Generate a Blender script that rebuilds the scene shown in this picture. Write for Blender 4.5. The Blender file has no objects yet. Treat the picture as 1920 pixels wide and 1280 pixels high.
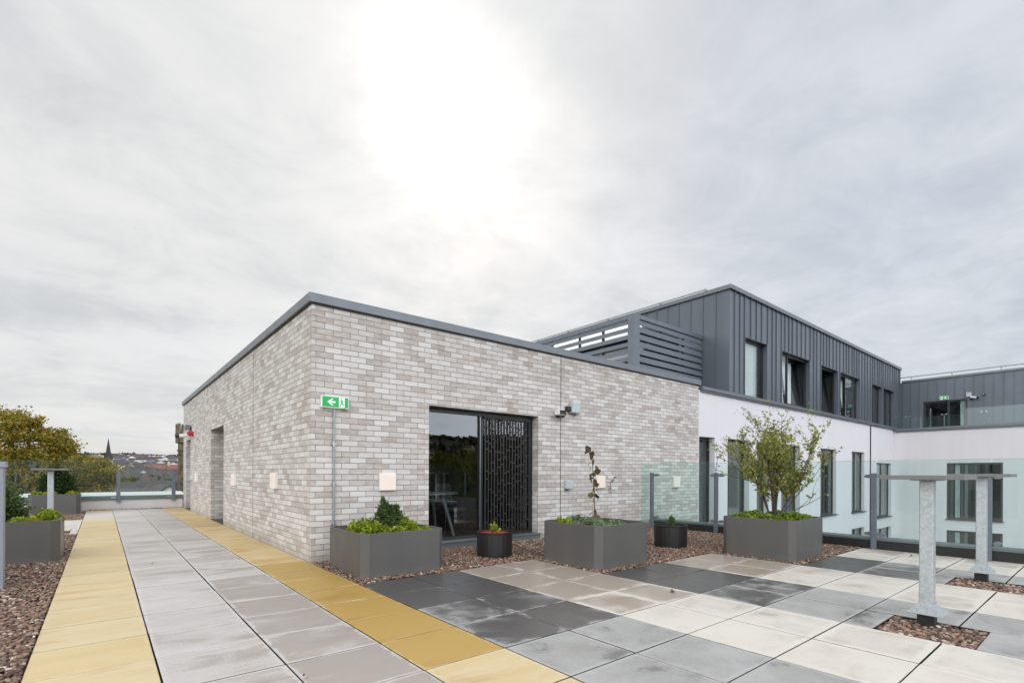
import bpy, math, random
import numpy as np
from mathutils import Vector, Matrix

random.seed(7)
rng = np.random.default_rng(7)
SC = bpy.context.scene
COL = SC.collection
R = math.radians

# ------------------------------------------------------------------ camera
F, HOR, YAW, ROLL = 937.4, 887.04, 39.398, 0.229
CAM = Vector((-2.060, -6.526, 1.148))
cam_d = bpy.data.cameras.new('camera')
cam = bpy.data.objects.new('camera', cam_d)
COL.objects.link(cam)
cam_d.sensor_width = 36.0
cam_d.lens = F / 1920 * 36.0
cam_d.shift_y = (HOR - 640) / 1920
cam_d.clip_end = 8000
cam_d.clip_start = 0.05
cam.location = CAM
cam.rotation_mode = 'XYZ'
fwd = Vector((math.sin(R(YAW)), math.cos(R(YAW)), 0))
right = Vector((math.cos(R(YAW)), -math.sin(R(YAW)), 0))
up = Vector((0, 0, 1))
M = Matrix((right, up, -fwd)).transposed()
cam.rotation_euler = (M @ Matrix.Rotation(R(ROLL), 3, 'Z')).to_euler()
SC.camera = cam

def ray(px, py):
    return fwd + right * ((px - 960) / F) - up * ((py - HOR) / F)

# ------------------------------------------------------------------ world, sun
SUNV = ray(850, 180).normalized()
sun_el = math.asin(SUNV.z)
sun_az = math.atan2(SUNV.x, SUNV.y)

class NT:
    """small node-tree helper"""
    def __init__(s, tree):
        s.t = tree; s.n = tree.nodes; s.l = tree.links
    def new(s, typ, **kw):
        n = s.n.new(typ)
        for k, v in kw.items():
            setattr(n, k, v)
        return n
    def put(s, sock, v):
        if v is None: return
        if hasattr(v, 'is_output') or hasattr(v, 'links'):
            s.l.new(v, sock)
        else:
            sock.default_value = v
    def math(s, op, a, b=None, c=None, clamp=False):
        n = s.new('ShaderNodeMath', operation=op, use_clamp=clamp)
        s.put(n.inputs[0], a); s.put(n.inputs[1], b)
        if c is not None: s.put(n.inputs[2], c)
        return n.outputs[0]
    def vmath(s, op, a, b=None):
        n = s.new('ShaderNodeVectorMath', operation=op)
        s.put(n.inputs[0], a)
        if b is not None:
            if op == 'SCALE': s.put(n.inputs['Scale'], b)
            else: s.put(n.inputs[1], b)
        return n.outputs['Value'] if op in ('DOT_PRODUCT', 'LENGTH') else n.outputs[0]
    def mix(s, f, a, b, typ='MIX'):
        n = s.new('ShaderNodeMix', data_type='RGBA', blend_type=typ)
        s.put(n.inputs[0], f); s.put(n.inputs[6], a); s.put(n.inputs[7], b)
        return n.outputs[2]
    def rng(s, v, a, b, c=0.0, d=1.0, smooth=False):
        n = s.new('ShaderNodeMapRange')
        if smooth: n.interpolation_type = 'SMOOTHSTEP'
        s.put(n.inputs[0], v)
        for i, q in enumerate((a, b, c, d)): n.inputs[i + 1].default_value = q
        return n.outputs[0]
    def noise(s, vec, scale, detail=4, rough=0.55, dist=0.0):
        n = s.new('ShaderNodeTexNoise')
        s.put(n.inputs['Vector'], vec)
        n.inputs['Scale'].default_value = scale
        n.inputs['Detail'].default_value = detail
        n.inputs['Roughness'].default_value = rough
        n.inputs['Distortion'].default_value = dist
        return n.outputs['Fac']
    def mapping(s, vec, loc=(0, 0, 0), rot=(0, 0, 0), sc=(1, 1, 1)):
        n = s.new('ShaderNodeMapping')
        s.put(n.inputs['Vector'], vec)
        n.inputs['Location'].default_value = loc
        n.inputs['Rotation'].default_value = rot
        n.inputs['Scale'].default_value = sc
        return n.outputs[0]
    def ramp(s, f, stops):
        n = s.new('ShaderNodeValToRGB')
        s.put(n.inputs[0], f)
        e = n.color_ramp.elements
        while len(e) < len(stops): e.new(0.5)
        for el, (p, c) in zip(e, stops):
            el.position = p; el.color = (*c, 1)
        return n.outputs[0]
    def sep(s, v):
        n = s.new('ShaderNodeSeparateXYZ'); s.put(n.inputs[0], v); return n.outputs
    def comb(s, x, y, z):
        n = s.new('ShaderNodeCombineXYZ')
        s.put(n.inputs[0], x); s.put(n.inputs[1], y); s.put(n.inputs[2], z)
        return n.outputs[0]

world = bpy.data.worlds.new('World')
SC.world = world
world.use_nodes = True
w = NT(world.node_tree)
w.n.clear()
out = w.new('ShaderNodeOutputWorld')
bg = w.new('ShaderNodeBackground')
bg.inputs['Strength'].default_value = 0.1
w.l.new(bg.outputs[0], out.inputs[0])
sky = w.new('ShaderNodeTexSky', sky_type='NISHITA')
sky.sun_disc = False
sky.sun_elevation = sun_el
sky.sun_rotation = sun_az
sky.air_density = 1.0; sky.dust_density = 2.0
tc = w.new('ShaderNodeTexCoord')
d = w.vmath('NORMALIZE', tc.outputs['Generated'])
dx, dy, dz = w.sep(d)
dzp = w.math('ADD', w.math('MAXIMUM', dz, 0.0), 0.16)
cp = w.comb(w.math('DIVIDE', dx, dzp), w.math('DIVIDE', dy, dzp), 0.0)
cpr = w.mapping(cp, rot=(0, 0, R(62)), sc=(0.55, 1.25, 1))
n1 = w.noise(cpr, 0.9, 7, 0.55, 0.35)
n2 = w.noise(w.mapping(cp, loc=(3.1, 1.7, 0), rot=(0, 0, R(20))), 2.9, 9, 0.66, 0.45)
n3 = w.noise(w.mapping(cp, loc=(8.1, -2.7, 0)), 0.45, 3, 0.5)
cl = w.math('ADD', w.math('MULTIPLY', n1, 0.46), w.math('ADD', w.math('MULTIPLY', n2, 0.30), w.math('MULTIPLY', n3, 0.24)))
cl = w.rng(cl, 0.40, 0.60, 0.0, 1.0, True)
# position on the dome relative to the sun
sd = w.vmath('DOT_PRODUCT', d, tuple(SUNV))
sdc = w.math('MAXIMUM', sd, 0.0)
glow = w.math('ADD', w.math('MULTIPLY', w.math('POWER', sdc, 150.0), 0.20),
              w.math('ADD', w.math('MULTIPLY', w.math('POWER', sdc, 28.0), 0.085), w.math('MULTIPLY', w.math('POWER', sdc, 5.0), 0.03)))
rd = w.vmath('DOT_PRODUCT', d, tuple(right))
# cloud colour : grey-white, cooler to the right of the sun
dark = w.mix(w.rng(rd, 0.05, 0.6, 0, 1, True), (5.85, 6.05, 6.2, 1), (5.15, 5.65, 6.35, 1))
lite = w.mix(w.rng(rd, -0.2, 0.6, 0, 1, True), (7.95, 7.95, 7.88, 1), (7.3, 7.5, 7.95, 1))
ccol = w.mix(cl, dark, lite)
hz = w.rng(dz, 0.0, 0.22, 1.0, 0.0, True)
ccol = w.mix(w.math('MULTIPLY', hz, 0.45), ccol, (7.9, 8.05, 8.0, 1))
ccol = w.vmath('ADD', ccol, w.vmath('SCALE', (10.0, 9.9, 9.6), glow))
# the cloud deck away from the sun (behind and above the viewer) is boosted as added fill light
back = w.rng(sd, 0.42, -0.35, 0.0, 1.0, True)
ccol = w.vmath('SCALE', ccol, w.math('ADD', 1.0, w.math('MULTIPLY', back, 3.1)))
cov = w.rng(w.noise(w.mapping(cp, loc=(1.3, 5.2, 0)), 1.1, 5, 0.55, 0.2), 0.42, 0.62, 0.97, 0.84, True)
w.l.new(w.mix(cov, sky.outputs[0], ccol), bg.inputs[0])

sl = bpy.data.lights.new('sun', 'SUN')
sl.energy = 0.9
sl.angle = R(38)
sl.color = (1.0, 0.96, 0.90)
so = bpy.data.objects.new('sun', sl)
COL.objects.link(so)
so.rotation_euler = SUNV.to_track_quat('Z', 'Y').to_euler()
so.location = (0, 0, 20)

SC.view_settings.view_transform = 'Standard'
SC.view_settings.look = 'None'
SC.view_settings.exposure = 0.06
SC.view_settings.gamma = 1.0
SC.cycles.max_bounces = 10
SC.cycles.transparent_max_bounces = 16
SC.cycles.diffuse_bounces = 5
SC.cycles.caustics_reflective = False
SC.cycles.caustics_refractive = False

# ------------------------------------------------------------------ materials
MATS = {}
def mat(name):
    m = bpy.data.materials.new(name); m.use_nodes = True
    t = NT(m.node_tree); t.n.clear()
    o = t.new('ShaderNodeOutputMaterial')
    MATS[name] = m
    return m, t, o
def principled(t, o, col=None, rough=0.6, metal=0.0, spec=0.5, bump=None, bstr=0.3, bdist=0.01, **kw):
    p = t.new('ShaderNodeBsdfPrincipled')
    t.put(p.inputs['Base Color'], (*col, 1) if isinstance(col, tuple) and len(col) == 3 else col)
    t.put(p.inputs['Roughness'], rough)
    p.inputs['Metallic'].default_value = metal
    t.put(p.inputs['Specular IOR Level'], spec)
    if bump is not None:
        b = t.new('ShaderNodeBump')
        b.inputs['Strength'].default_value = bstr
        b.inputs['Distance'].default_value = bdist
        t.put(b.inputs['Height'], bump)
        t.l.new(b.outputs[0], p.inputs['Normal'])
    t.l.new(p.outputs[0], o.inputs[0])
    return p
def objco(t):
    return t.new('ShaderNodeTexCoord').outputs['Object']
def painted(name, col, rough=0.5, metal=0.0, var=0.12, scale=3.0, spec=0.5, bs=0.08, streak=False):
    m, t, o = mat(name)
    c = objco(t)
    v = t.mapping(c, sc=(1, 1, 0.15)) if streak else c
    n = t.noise(v, scale, 6, 0.6)
    a = tuple(x * (1 - var) for x in col); b = tuple(min(1, x * (1 + var)) for x in col)
    colr = t.ramp(n, [(0.3, a), (0.7, b)])
    rr = t.rng(t.noise(c, scale * 3, 4), 0.3, 0.7, rough * 0.85, min(1, rough * 1.15))
    principled(t, o, colr, rr, metal, spec, bump=t.noise(c, 60, 3), bstr=bs, bdist=0.002)
    return m
# brick ---------------------------------------------------------------
m, t, o = mat('brick')
c = objco(t)
x, y, z = t.sep(c)
u = t.math('SUBTRACT', x, y)
# slightly wavy courses
wv = t.noise(c, 1.3, 2)
zz = t.math('ADD', z, t.math('MULTIPLY', t.math('SUBTRACT', wv, 0.5), 0.006))
bv = t.comb(t.math('ADD', u, 40.0), t.math('ADD', zz, 3.0), 0.0)
def bricknode(mortar, c1, c2, bias=0.0):
    b = t.new('ShaderNodeTexBrick')
    b.offset = 0.5; b.offset_frequency = 2; b.squash = 1.0
    t.put(b.inputs['Vector'], bv)
    b.inputs['Scale'].default_value = 1.0
    b.inputs['Mortar Size'].default_value = mortar
    b.inputs['Mortar Smooth'].default_value = 0.35
    b.inputs['Bias'].default_value = bias
    b.inputs['Brick Width'].default_value = 0.225
    b.inputs['Row Height'].default_value = 0.075
    b.inputs['Color1'].default_value = c1
    b.inputs['Color2'].default_value = c2
    return b
b1 = bricknode(0.0052, (0, 0, 0, 1), (1, 1, 1, 1))
rnd = b1.outputs['Color']
low = t.noise(t.comb(u, z, 0.0), 1.15, 3, 0.6)
mid = t.noise(t.comb(u, t.math('MULTIPLY', z, 3.0), 0.0), 3.2, 3, 0.6)
rv = t.math('ADD', t.math('MULTIPLY', rnd, 0.62), t.math('ADD', t.math('MULTIPLY', low, 0.38), t.math('MULTIPLY', mid, 0.30)))
rv = t.math('SUBTRACT', rv, 0.17)
bc = t.ramp(rv, [(0.02, (0.30, 0.245, 0.205)), (0.18, (0.43, 0.375, 0.34)), (0.36, (0.52, 0.475, 0.445)), (0.58, (0.60, 0.57, 0.545)), (0.88, (0.70, 0.69, 0.67))])
fine = t.noise(c, 55, 5, 0.65)
bc = t.mix(0.35, bc, t.ramp(fine, [(0.35, (0.36, 0.34, 0.33)), (0.65, (0.66, 0.64, 0.62))]), 'SOFT_LIGHT')
sm = t.rng(t.noise(t.comb(t.math('MULTIPLY', u, 0.8), t.math('MULTIPLY', z, 2.2), 2.0), 11, 6, 0.65, 0.4), 0.48, 0.68, 0, 0.6)
bc = t.mix(sm, bc, (0.66, 0.65, 0.63, 1))
# weathering streaks under the coping
wsk = t.math('MULTIPLY', t.rng(z, 2.2, 3.25, 0, 1, True), t.rng(t.noise(t.comb(u, t.math('MULTIPLY', z, 0.12), 9.0), 3.4, 4, 0.6), 0.42, 0.66, 0, 0.42))
bc = t.mix(wsk, bc, t.mix(1.0, bc, (0.70, 0.66, 0.62, 1), 'MULTIPLY'))
# brown dashes / spots
spots = t.rng(t.noise(t.comb(u, t.math('MULTIPLY', z, 1.6), 5.0), 22, 2, 0.5), 0.70, 0.76, 0, 0.55)
bc = t.mix(spots, bc, (0.20, 0.17, 0.15, 1))
mort = t.ramp(t.noise(c, 9, 4), [(0.3, (0.235, 0.225, 0.215)), (0.7, (0.37, 0.36, 0.345))])
colr = t.mix(b1.outputs['Fac'], bc, mort)
# rising damp dirt near the foot
ft = t.rng(t.math('ADD', z, t.math('MULTIPLY', t.noise(c, 3.5, 4), 0.30)), 0.16, 0.36, 0.45, 0.0, True)
colr = t.mix(ft, colr, (0.30, 0.27, 0.245, 1))
hgt = t.math('ADD', t.math('MULTIPLY', t.math('SUBTRACT', 1.0, b1.outputs['Fac']), 1.0), t.math('MULTIPLY', fine, 0.35))
principled(t, o, colr, 0.85, spec=0.25, bump=hgt, bstr=0.75, bdist=0.008)
# paving --------------------------------------------------------------
def paving_mat(name, dry, wet, dry2, stretch=(1, 1, 1), soft=0.09, rimw=0.07, rimd=0.16, wr=0.2, thresh=0.5, streak=0.12, pale=(0.68, 0.65, 0.6)):
    m, t, o = mat(name)
    c = objco(t)
    at = t.new('ShaderNodeAttribute'); at.attribute_name = 'slab'
    r_, g_, b_ = t.sep(at.outputs['Color'])       # random tone, wetness, pattern seed
    uv = t.new('ShaderNodeTexCoord').outputs['UV']
    ux, uy, _ = t.sep(uv)
    ex = t.math('SUBTRACT', 0.5, t.math('ABSOLUTE', t.math('SUBTRACT', ux, 0.5)))
    ey = t.math('SUBTRACT', 0.5, t.math('ABSOLUTE', t.math('SUBTRACT', uy, 0.5)))
    edge = t.math('MINIMUM', ex, ey)
    sc_ = t.mapping(c, sc=stretch)
    off = t.vmath('ADD', sc_, t.comb(t.math('MULTIPLY', b_, 40.0), 0.0, t.math('MULTIPLY', b_, 13.0)))
    nn = t.noise(sc_, 1.6, 6, 0.6, 0.6)
    n_s = t.noise(off, 3.4, 5, 0.62, 0.7)
    rim = t.rng(t.math('ADD', edge, t.math('MULTIPLY', t.math('SUBTRACT', n_s, 0.5), 0.16)), 0.0, rimw, -rimd, 0.04, True)
    wv = t.math('ADD', g_, t.math('ADD', rim, t.math('ADD', t.math('MULTIPLY', t.math('SUBTRACT', nn, 0.5), 0.9), t.math('MULTIPLY', t.math('SUBTRACT', n_s, 0.5), 0.85))))
    wv = t.math('ADD', wv, t.math('MULTIPLY', t.math('SUBTRACT', t.noise(t.mapping(c, sc=(1.6, 0.9, 1)), 42, 4, 0.75), 0.5), 0.42))
    wf = t.rng(wv, thresh - soft, thresh + soft * 1.2, 0, 1, True)
    damp = t.rng(wv, thresh - 0.38, thresh, 0, 0.42, True)
    sp = t.noise(c, 150, 3, 0.7)
    dcol = t.mix(t.rng(n_s, 0.3, 0.7), (*dry, 1), (*dry2, 1))
    dcol = t.mix(t.math('MULTIPLY', r_, 0.15), dcol, (*pale, 1))
    dcol = t.mix(0.30, dcol, t.ramp(sp, [(0.3, (0.30, 0.29, 0.28)), (0.7, (0.72, 0.72, 0.72))]), 'SOFT_LIGHT')
    # pale salt line along the drying edge
    line = t.math('MULTIPLY', t.rng(wv, thresh - 0.22, thresh - 0.08, 0, 1, True), t.rng(wv, thresh - 0.08, thresh + 0.02, 1, 0, True))
    col = t.mix(damp, dcol, (*wet, 1))
    col = t.mix(t.math('MULTIPLY', line, 0.18), col, (*[min(1, q * 1.1) for q in dry2], 1))
    col = t.mix(wf, col, (*wet, 1))
    stn = t.noise(t.vmath('ADD', t.mapping(c, sc=(0.8, 2.6, 1)), t.comb(0.0, t.math('MULTIPLY', r_, 3.0), 0.0)), 1.3, 5, 0.55, 0.35)
    col = t.mix(t.rng(stn, 0.55, 0.72, 0, streak, True), col, t.mix(1.0, col, (0.74, 0.58, 0.40, 1), 'MULTIPLY'))
    grit = t.rng(t.noise(c, 38, 3, 0.7), 0.68, 0.74, 0, 0.35)
    col = t.mix(grit, col, t.mix(1.0, col, (0.5, 0.46, 0.42, 1), 'MULTIPLY'))
    # grime gathered along the slab edges
    eg = t.rng(t.math('ADD', edge, t.math('MULTIPLY', t.math('SUBTRACT', t.noise(c, 14, 4), 0.5), 0.03)), 0.0, 0.018, 0.6, 0.0, True)
    col = t.mix(eg, col, t.mix(1.0, col, (0.52, 0.49, 0.45, 1), 'MULTIPLY'))
    dirt = t.rng(t.noise(c, 0.7, 5, 0.65), 0.5, 0.75, 0, 0.20, True)
    col = t.mix(dirt, col, t.mix(1.0, col, (0.62, 0.56, 0.48, 1), 'MULTIPLY'))
    ro = t.math('ADD', t.math('MULTIPLY', wf, wr - 0.62), 0.62)
    ro = t.math('ADD', ro, t.math('MULTIPLY', t.math('SUBTRACT', t.noise(c, 7, 4), 0.5), 0.14))
    sp_ = t.math('ADD', 0.28, t.math('MULTIPLY', wf, 0.35))
    principled(t, o, col, ro, spec=sp_, bump=sp, bstr=0.10, bdist=0.002)
    return m
paving_mat('slab_cream', (0.645, 0.595, 0.53), (0.385, 0.325, 0.27), (0.69, 0.665, 0.62), wr=0.34, rimw=0.13, rimd=0.42, streak=0.3, soft=0.22)
paving_mat('slab_grey', (0.375, 0.37, 0.362), (0.085, 0.080, 0.078), (0.475, 0.472, 0.465), soft=0.15, rimw=0.08, rimd=0.20, wr=0.33, pale=(0.5, 0.5, 0.5))
paving_mat('slab_ochre', (0.63, 0.485, 0.25), (0.49, 0.305, 0.065), (0.68, 0.565, 0.345), wr=0.42, stretch=(0.6, 2.2, 1), rimw=0.07, rimd=0.50, streak=0.6, soft=0.14)
paving_mat('slab_mauve', (0.50, 0.46, 0.435), (0.37, 0.325, 0.295), (0.68, 0.67, 0.655), wr=0.40, stretch=(0.65, 1.7, 1), rimw=0.07, rimd=0.35, streak=0.4, soft=0.13)
# gravel --------------------------------------------------------------
m, t, o = mat('pebble')
gi = t.new('ShaderNodeNewGeometry')
ri = gi.outputs['Random Per Island']
pc = t.ramp(ri, [(0.0, (0.04, 0.026, 0.021)), (0.18, (0.125, 0.062, 0.045)), (0.36, (0.21, 0.118, 0.080)), (0.52, (0.17, 0.135, 0.108)), (0.66, (0.29, 0.185, 0.125)), (0.80, (0.36, 0.28, 0.20)), (0.91, (0.22, 0.09, 0.06)), (1.0, (0.64, 0.57, 0.48))])
c = objco(t)
pc = t.mix(0.4, pc, t.ramp(t.noise(c, 90, 4, 0.7), [(0.3, (0.25, 0.25, 0.25)), (0.7, (0.75, 0.75, 0.75))]), 'SOFT_LIGHT')
principled(t, o, pc, 0.55, spec=0.4, bump=t.noise(c, 160, 3), bstr=0.2, bdist=0.002)
m, t, o = mat('gravel_bed')
c = objco(t)
principled(t, o, t.ramp(t.noise(c, 45, 5, 0.7), [(0.35, (0.035, 0.025, 0.022)), (0.7, (0.15, 0.095, 0.08))]), 0.9, bump=t.noise(c, 60, 4), bstr=0.8, bdist=0.02)
# plain things ----------------------------------------------------------
m, t, o = mat('planter_grey')
c = objco(t); x, y, z = t.sep(c)
pc = t.ramp(t.noise(t.mapping(c, sc=(1, 1, 0.2)), 2.5, 5, 0.6), [(0.3, (0.088, 0.085, 0.081)), (0.7, (0.106, 0.101, 0.095))])
spl = t.rng(t.math('ADD', z, t.math('MULTIPLY', t.noise(c, 9, 5, 0.7), 0.12)), 0.04, 0.17, 0.42, 0.0, True)
pc = t.mix(spl, pc, (0.17, 0.145, 0.125, 1))
principled(t, o, pc, t.rng(t.noise(c, 5, 4), 0.3, 0.7, 0.34, 0.52), bump=t.noise(c, 2.2, 2), bstr=0.25, bdist=0.01)
painted('zinc', (0.125, 0.142, 0.170), 0.40, 0.25, 0.10, 1.2, 0.5, 0.05, streak=True)
painted('coping_metal', (0.165, 0.18, 0.195), 0.38, 0.3, 0.07, 2.0, 0.5, 0.03)
painted('frame_dark', (0.018, 0.020, 0.024), 0.35, 0.0, 0.1, 4.0)
painted('frame_brown', (0.045, 0.040, 0.037), 0.4, 0.0, 0.1, 4.0)
painted('post_grey', (0.135, 0.155, 0.185), 0.42, 0.2, 0.08, 4.0)
painted('cabinet_grey', (0.27, 0.295, 0.335), 0.45, 0.1, 0.06, 1.6, streak=True)
painted('cabinet_light', (0.50, 0.50, 0.50), 0.5, 0.0, 0.06, 2.0)
painted('tabletop', (0.17, 0.165, 0.165), 0.5, 0.1, 0.10, 6.0)
painted('black_rubber', (0.012, 0.012, 0.013), 0.6)
painted('black_plastic', (0.016, 0.014, 0.014), 0.5)
painted('white_plastic', (0.72, 0.73, 0.72), 0.4)
painted('box_plastic', (0.42, 0.50, 0.49), 0.4)
painted('red_plastic', (0.45, 0.012, 0.018), 0.35)
painted('sign_white', (0.78, 0.82, 0.78), 0.35)
painted('pipe_green', (0.30, 0.37, 0.36), 0.35, 0.5, 0.15, 9)
painted('steel', (0.50, 0.51, 0.52), 0.3, 0.9, 0.1, 8)
painted('soil', (0.035, 0.026, 0.020), 0.95, 0.0, 0.5, 30, 0.2, 0.8)
painted('red_soil', (0.55, 0.035, 0.02), 0.8, 0.0, 0.4, 25, 0.3, 0.6)
painted('parapet_render', (0.62, 0.58, 0.575), 0.85, 0.0, 0.06, 1.5, 0.2, 0.2)
painted('parapet_cap', (0.13, 0.15, 0.16), 0.4, 0.2, 0.06, 2.0)
painted('membrane', (0.66, 0.70, 0.71), 0.45, 0.0, 0.06, 1.2, 0.4, 0.2)
painted('interior', (0.030, 0.028, 0.030), 0.9, 0.0, 0.2, 1)
painted('interior_floor', (0.05, 0.045, 0.04), 0.4, 0.0, 0.2, 1)
painted('blind', (0.55, 0.62, 0.59), 0.8, 0.0, 0.15, 3)
painted('white_blind', (0.80, 0.82, 0.78), 0.8, 0.0, 0.03, 1)
painted('mortar_sealant', (0.22, 0.205, 0.195), 0.8)
painted('curtain_brown', (0.23, 0.195, 0.175), 0.8, 0.0, 0.1, 3)
painted('table_green', (0.20, 0.25, 0.22), 0.6, 0.0, 0.1, 4)
painted('bark', (0.075, 0.058, 0.045), 0.9, 0.0, 0.35, 14, 0.2, 0.6)
painted('bark_smooth', (0.085, 0.065, 0.055), 0.7, 0.0, 0.25, 20, 0.3, 0.3)
painted('bamboo', (0.36, 0.24, 0.11), 0.6, 0.0, 0.25, 20, 0.3, 0.3)
painted('plant_unit', (0.80, 0.80, 0.79), 0.4, 0.0, 0.03, 2)
painted('concrete', (0.30, 0.29, 0.28), 0.85, 0.0, 0.15, 1, 0.2, 0.3)
painted('chimney_brick', (0.15, 0.12, 0.11), 0.9)
painted('chair_dark', (0.07, 0.085, 0.08), 0.6)
painted('joint_dark', (0.03, 0.028, 0.026), 0.95)
painted('old_stone', (0.14, 0.115, 0.08), 0.9, 0.0, 0.75, 4.5, 0.2, 0.8)
painted('spire_stone', (0.060, 0.056, 0.060), 0.9, 0.0, 0.25, 0.3, 0.2, 0.3)
painted('tower_stone', (0.30, 0.33, 0.31), 0.9, 0.0, 0.3, 0.4, 0.2, 0.3)
painted('slate', (0.075, 0.066, 0.070), 0.7, 0.0, 0.3, 0.8)
painted('roof_brown', (0.085, 0.058, 0.056), 0.8, 0.0, 0.3, 0.8)
painted('roof_purple', (0.075, 0.060, 0.068), 0.8, 0.0, 0.3, 0.8)
painted('wall_white', (0.78, 0.77, 0.75), 0.8, 0.0, 0.08, 0.6)
painted('wall_cream', (0.64, 0.54, 0.33), 0.8, 0.0, 0.1, 0.6)
painted('wall_pink', (0.36, 0.275, 0.235), 0.8, 0.0, 0.1, 0.6)
painted('wall_grey', (0.30, 0.30, 0.31), 0.8, 0.0, 0.1, 0.6)
painted('wall_red', (0.21, 0.082, 0.065), 0.8, 0.0, 0.2, 0.6)
painted('wall_blue', (0.20, 0.25, 0.36), 0.8, 0.0, 0.1, 0.6)
# render wall with faint stains
m, t, o = mat('white_render')
c = objco(t)
st = t.noise(t.mapping(c, sc=(2.2, 2.2, 0.12)), 1.6, 5, 0.6)
col = t.ramp(st, [(0.3, (0.70, 0.68, 0.715)), (0.6, (0.73, 0.71, 0.74))])
col = t.mix(t.rng(t.noise(c, 0.35, 4), 0.45, 0.7, 0, 0.25), col, (0.64, 0.625, 0.655, 1))
principled(t, o, col, 0.9, spec=0.15, bump=t.noise(c, 90, 4, 0.7), bstr=0.12, bdist=0.003)
# galvanised steel: spangle
m, t, o = mat('galvanised')
c = objco(t)
vo = t.new('ShaderNodeTexVoronoi'); vo.inputs['Scale'].default_value = 70
t.put(vo.inputs['Vector'], t.vmath('ADD', c, t.vmath('SCALE', t.comb(t.noise(c, 25, 3), t.noise(t.mapping(c, loc=(5, 5, 5)), 25, 3), 0.0), 0.05)))
spg = t.new('ShaderNodeSeparateColor'); t.l.new(vo.outputs['Color'], spg.inputs[0])
n = t.math('ADD', t.math('MULTIPLY', spg.outputs[0], 0.45), t.math('MULTIPLY', t.noise(c, 18, 5, 0.7), 0.75))
principled(t, o, t.ramp(n, [(0.3, (0.36, 0.39, 0.405)), (0.85, (0.50, 0.535, 0.555))]), t.rng(n, 0.3, 0.8, 0.55, 0.35), 0.55, 0.5, bump=n, bstr=0.15, bdist=0.002)
# glass: thin, tinted
def glass_mat(name, tint, f0=0.06, rough=0.0, dirt=0.0):
    m, t, o = mat(name)
    tr = t.new('ShaderNodeBsdfTransparent'); tr.inputs[0].default_value = (*tint, 1)
    gl = t.new('ShaderNodeBsdfGlossy'); gl.inputs['Roughness'].default_value = rough
    gl.inputs[0].default_value = (0.95, 0.98, 1, 1)
    ge = t.new('ShaderNodeNewGeometry')
    cs = t.math('ABSOLUTE', t.vmath('DOT_PRODUCT', ge.outputs['Incoming'], ge.outputs['Normal']))
    fz = t.math('ADD', f0, t.math('MULTIPLY', 1.0 - f0, t.math('POWER', t.math('SUBTRACT', 1.0, cs), 5.0)))
    mx = t.new('ShaderNodeMixShader')
    t.l.new(fz, mx.inputs[0]); t.l.new(tr.outputs[0], mx.inputs[1]); t.l.new(gl.outputs[0], mx.inputs[2])
    last = mx.outputs[0]
    if dirt > 0:
        di = t.new('ShaderNodeBsdfDiffuse'); di.inputs[0].default_value = (0.62, 0.78, 0.76, 1)
        m2 = t.new('ShaderNodeMixShader')
        t.put(m2.inputs[0], t.rng(t.noise(objco(t), 1.1, 4), 0.3, 0.7, dirt * 0.6, dirt * 1.4))
        t.l.new(last, m2.inputs[1]); t.l.new(di.outputs[0], m2.inputs[2])
        last = m2.outputs[0]
    t.l.new(last, o.inputs[0])
    return m
glass_mat('screen_glass', (0.79, 0.935, 0.90), 0.045, 0.0, 0.035)
glass_mat('far_glass', (0.86, 0.93, 0.90), 0.04, 0.0, 0.03)
glass_mat('window_glass', (0.86, 0.90, 0.90), 0.055)
glass_mat('door_glass', (0.88, 0.88, 0.90), 0.085)
m, t, o = mat('glass_edge')
principled(t, o, (0.10, 0.32, 0.26), 0.15)
def emit(name, col, st, base=None):
    m, t, o = mat(name)
    p = principled(t, o, base or col, 0.4)
    p.inputs['Emission Color'].default_value = (*col, 1)
    p.inputs['Emission Strength'].default_value = st
emit('lamp_face', (1.0, 0.76, 0.62), 0.20, (0.70, 0.62, 0.56))
emit('exit_green', (0.0, 0.50, 0.09), 0.16, (0.0, 0.36, 0.07))
emit('exit_white', (0.85, 1.0, 0.90), 0.25, (0.8, 0.85, 0.8))
emit('downlight', (1.0, 0.97, 0.95), 18.0)
# foliage
def leafmat(name, stops, trans=0.25, rough=0.5):
    m, t, o = mat(name)
    gi = t.new('ShaderNodeNewGeometry')
    c = objco(t)
    f = t.math('ADD', t.math('MULTIPLY', gi.outputs['Random Per Island'], 0.7), t.math('MULTIPLY', t.noise(c, 1.7, 3), 0.45))
    f = t.math('SUBTRACT', f, 0.08)
    col = t.ramp(f, stops)
    p = t.new('ShaderNodeBsdfPrincipled')
    t.put(p.inputs['Base Color'], col); p.inputs['Roughness'].default_value = rough
    p.inputs['Specular IOR Level'].default_value = 0.35
    tr = t.new('ShaderNodeBsdfTranslucent'); t.l.new(col, tr.inputs[0])
    mx = t.new('ShaderNodeMixShader'); mx.inputs[0].default_value = trans
    t.l.new(p.outputs[0], mx.inputs[1]); t.l.new(tr.outputs[0], mx.inputs[2])
    t.l.new(mx.outputs[0], o.inputs[0])
leafmat('leaf_lime', [(0.05, (0.04, 0.08, 0.01)), (0.45, (0.24, 0.33, 0.025)), (0.9, (0.52, 0.55, 0.07))], 0.35)
leafmat('leaf_yellow', [(0.1, (0.30, 0.30, 0.02)), (0.6, (0.62, 0.52, 0.03)), (0.9, (0.75, 0.62, 0.08))], 0.35)
leafmat('leaf_hedge', [(0.05, (0.03, 0.06, 0.01)), (0.5, (0.17, 0.27, 0.03)), (0.9, (0.42, 0.50, 0.07))], 0.35)
leafmat('leaf_conifer', [(0.1, (0.012, 0.026, 0.008)), (0.5, (0.030, 0.060, 0.016)), (0.9, (0.07, 0.12, 0.03))], 0.12)
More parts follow.
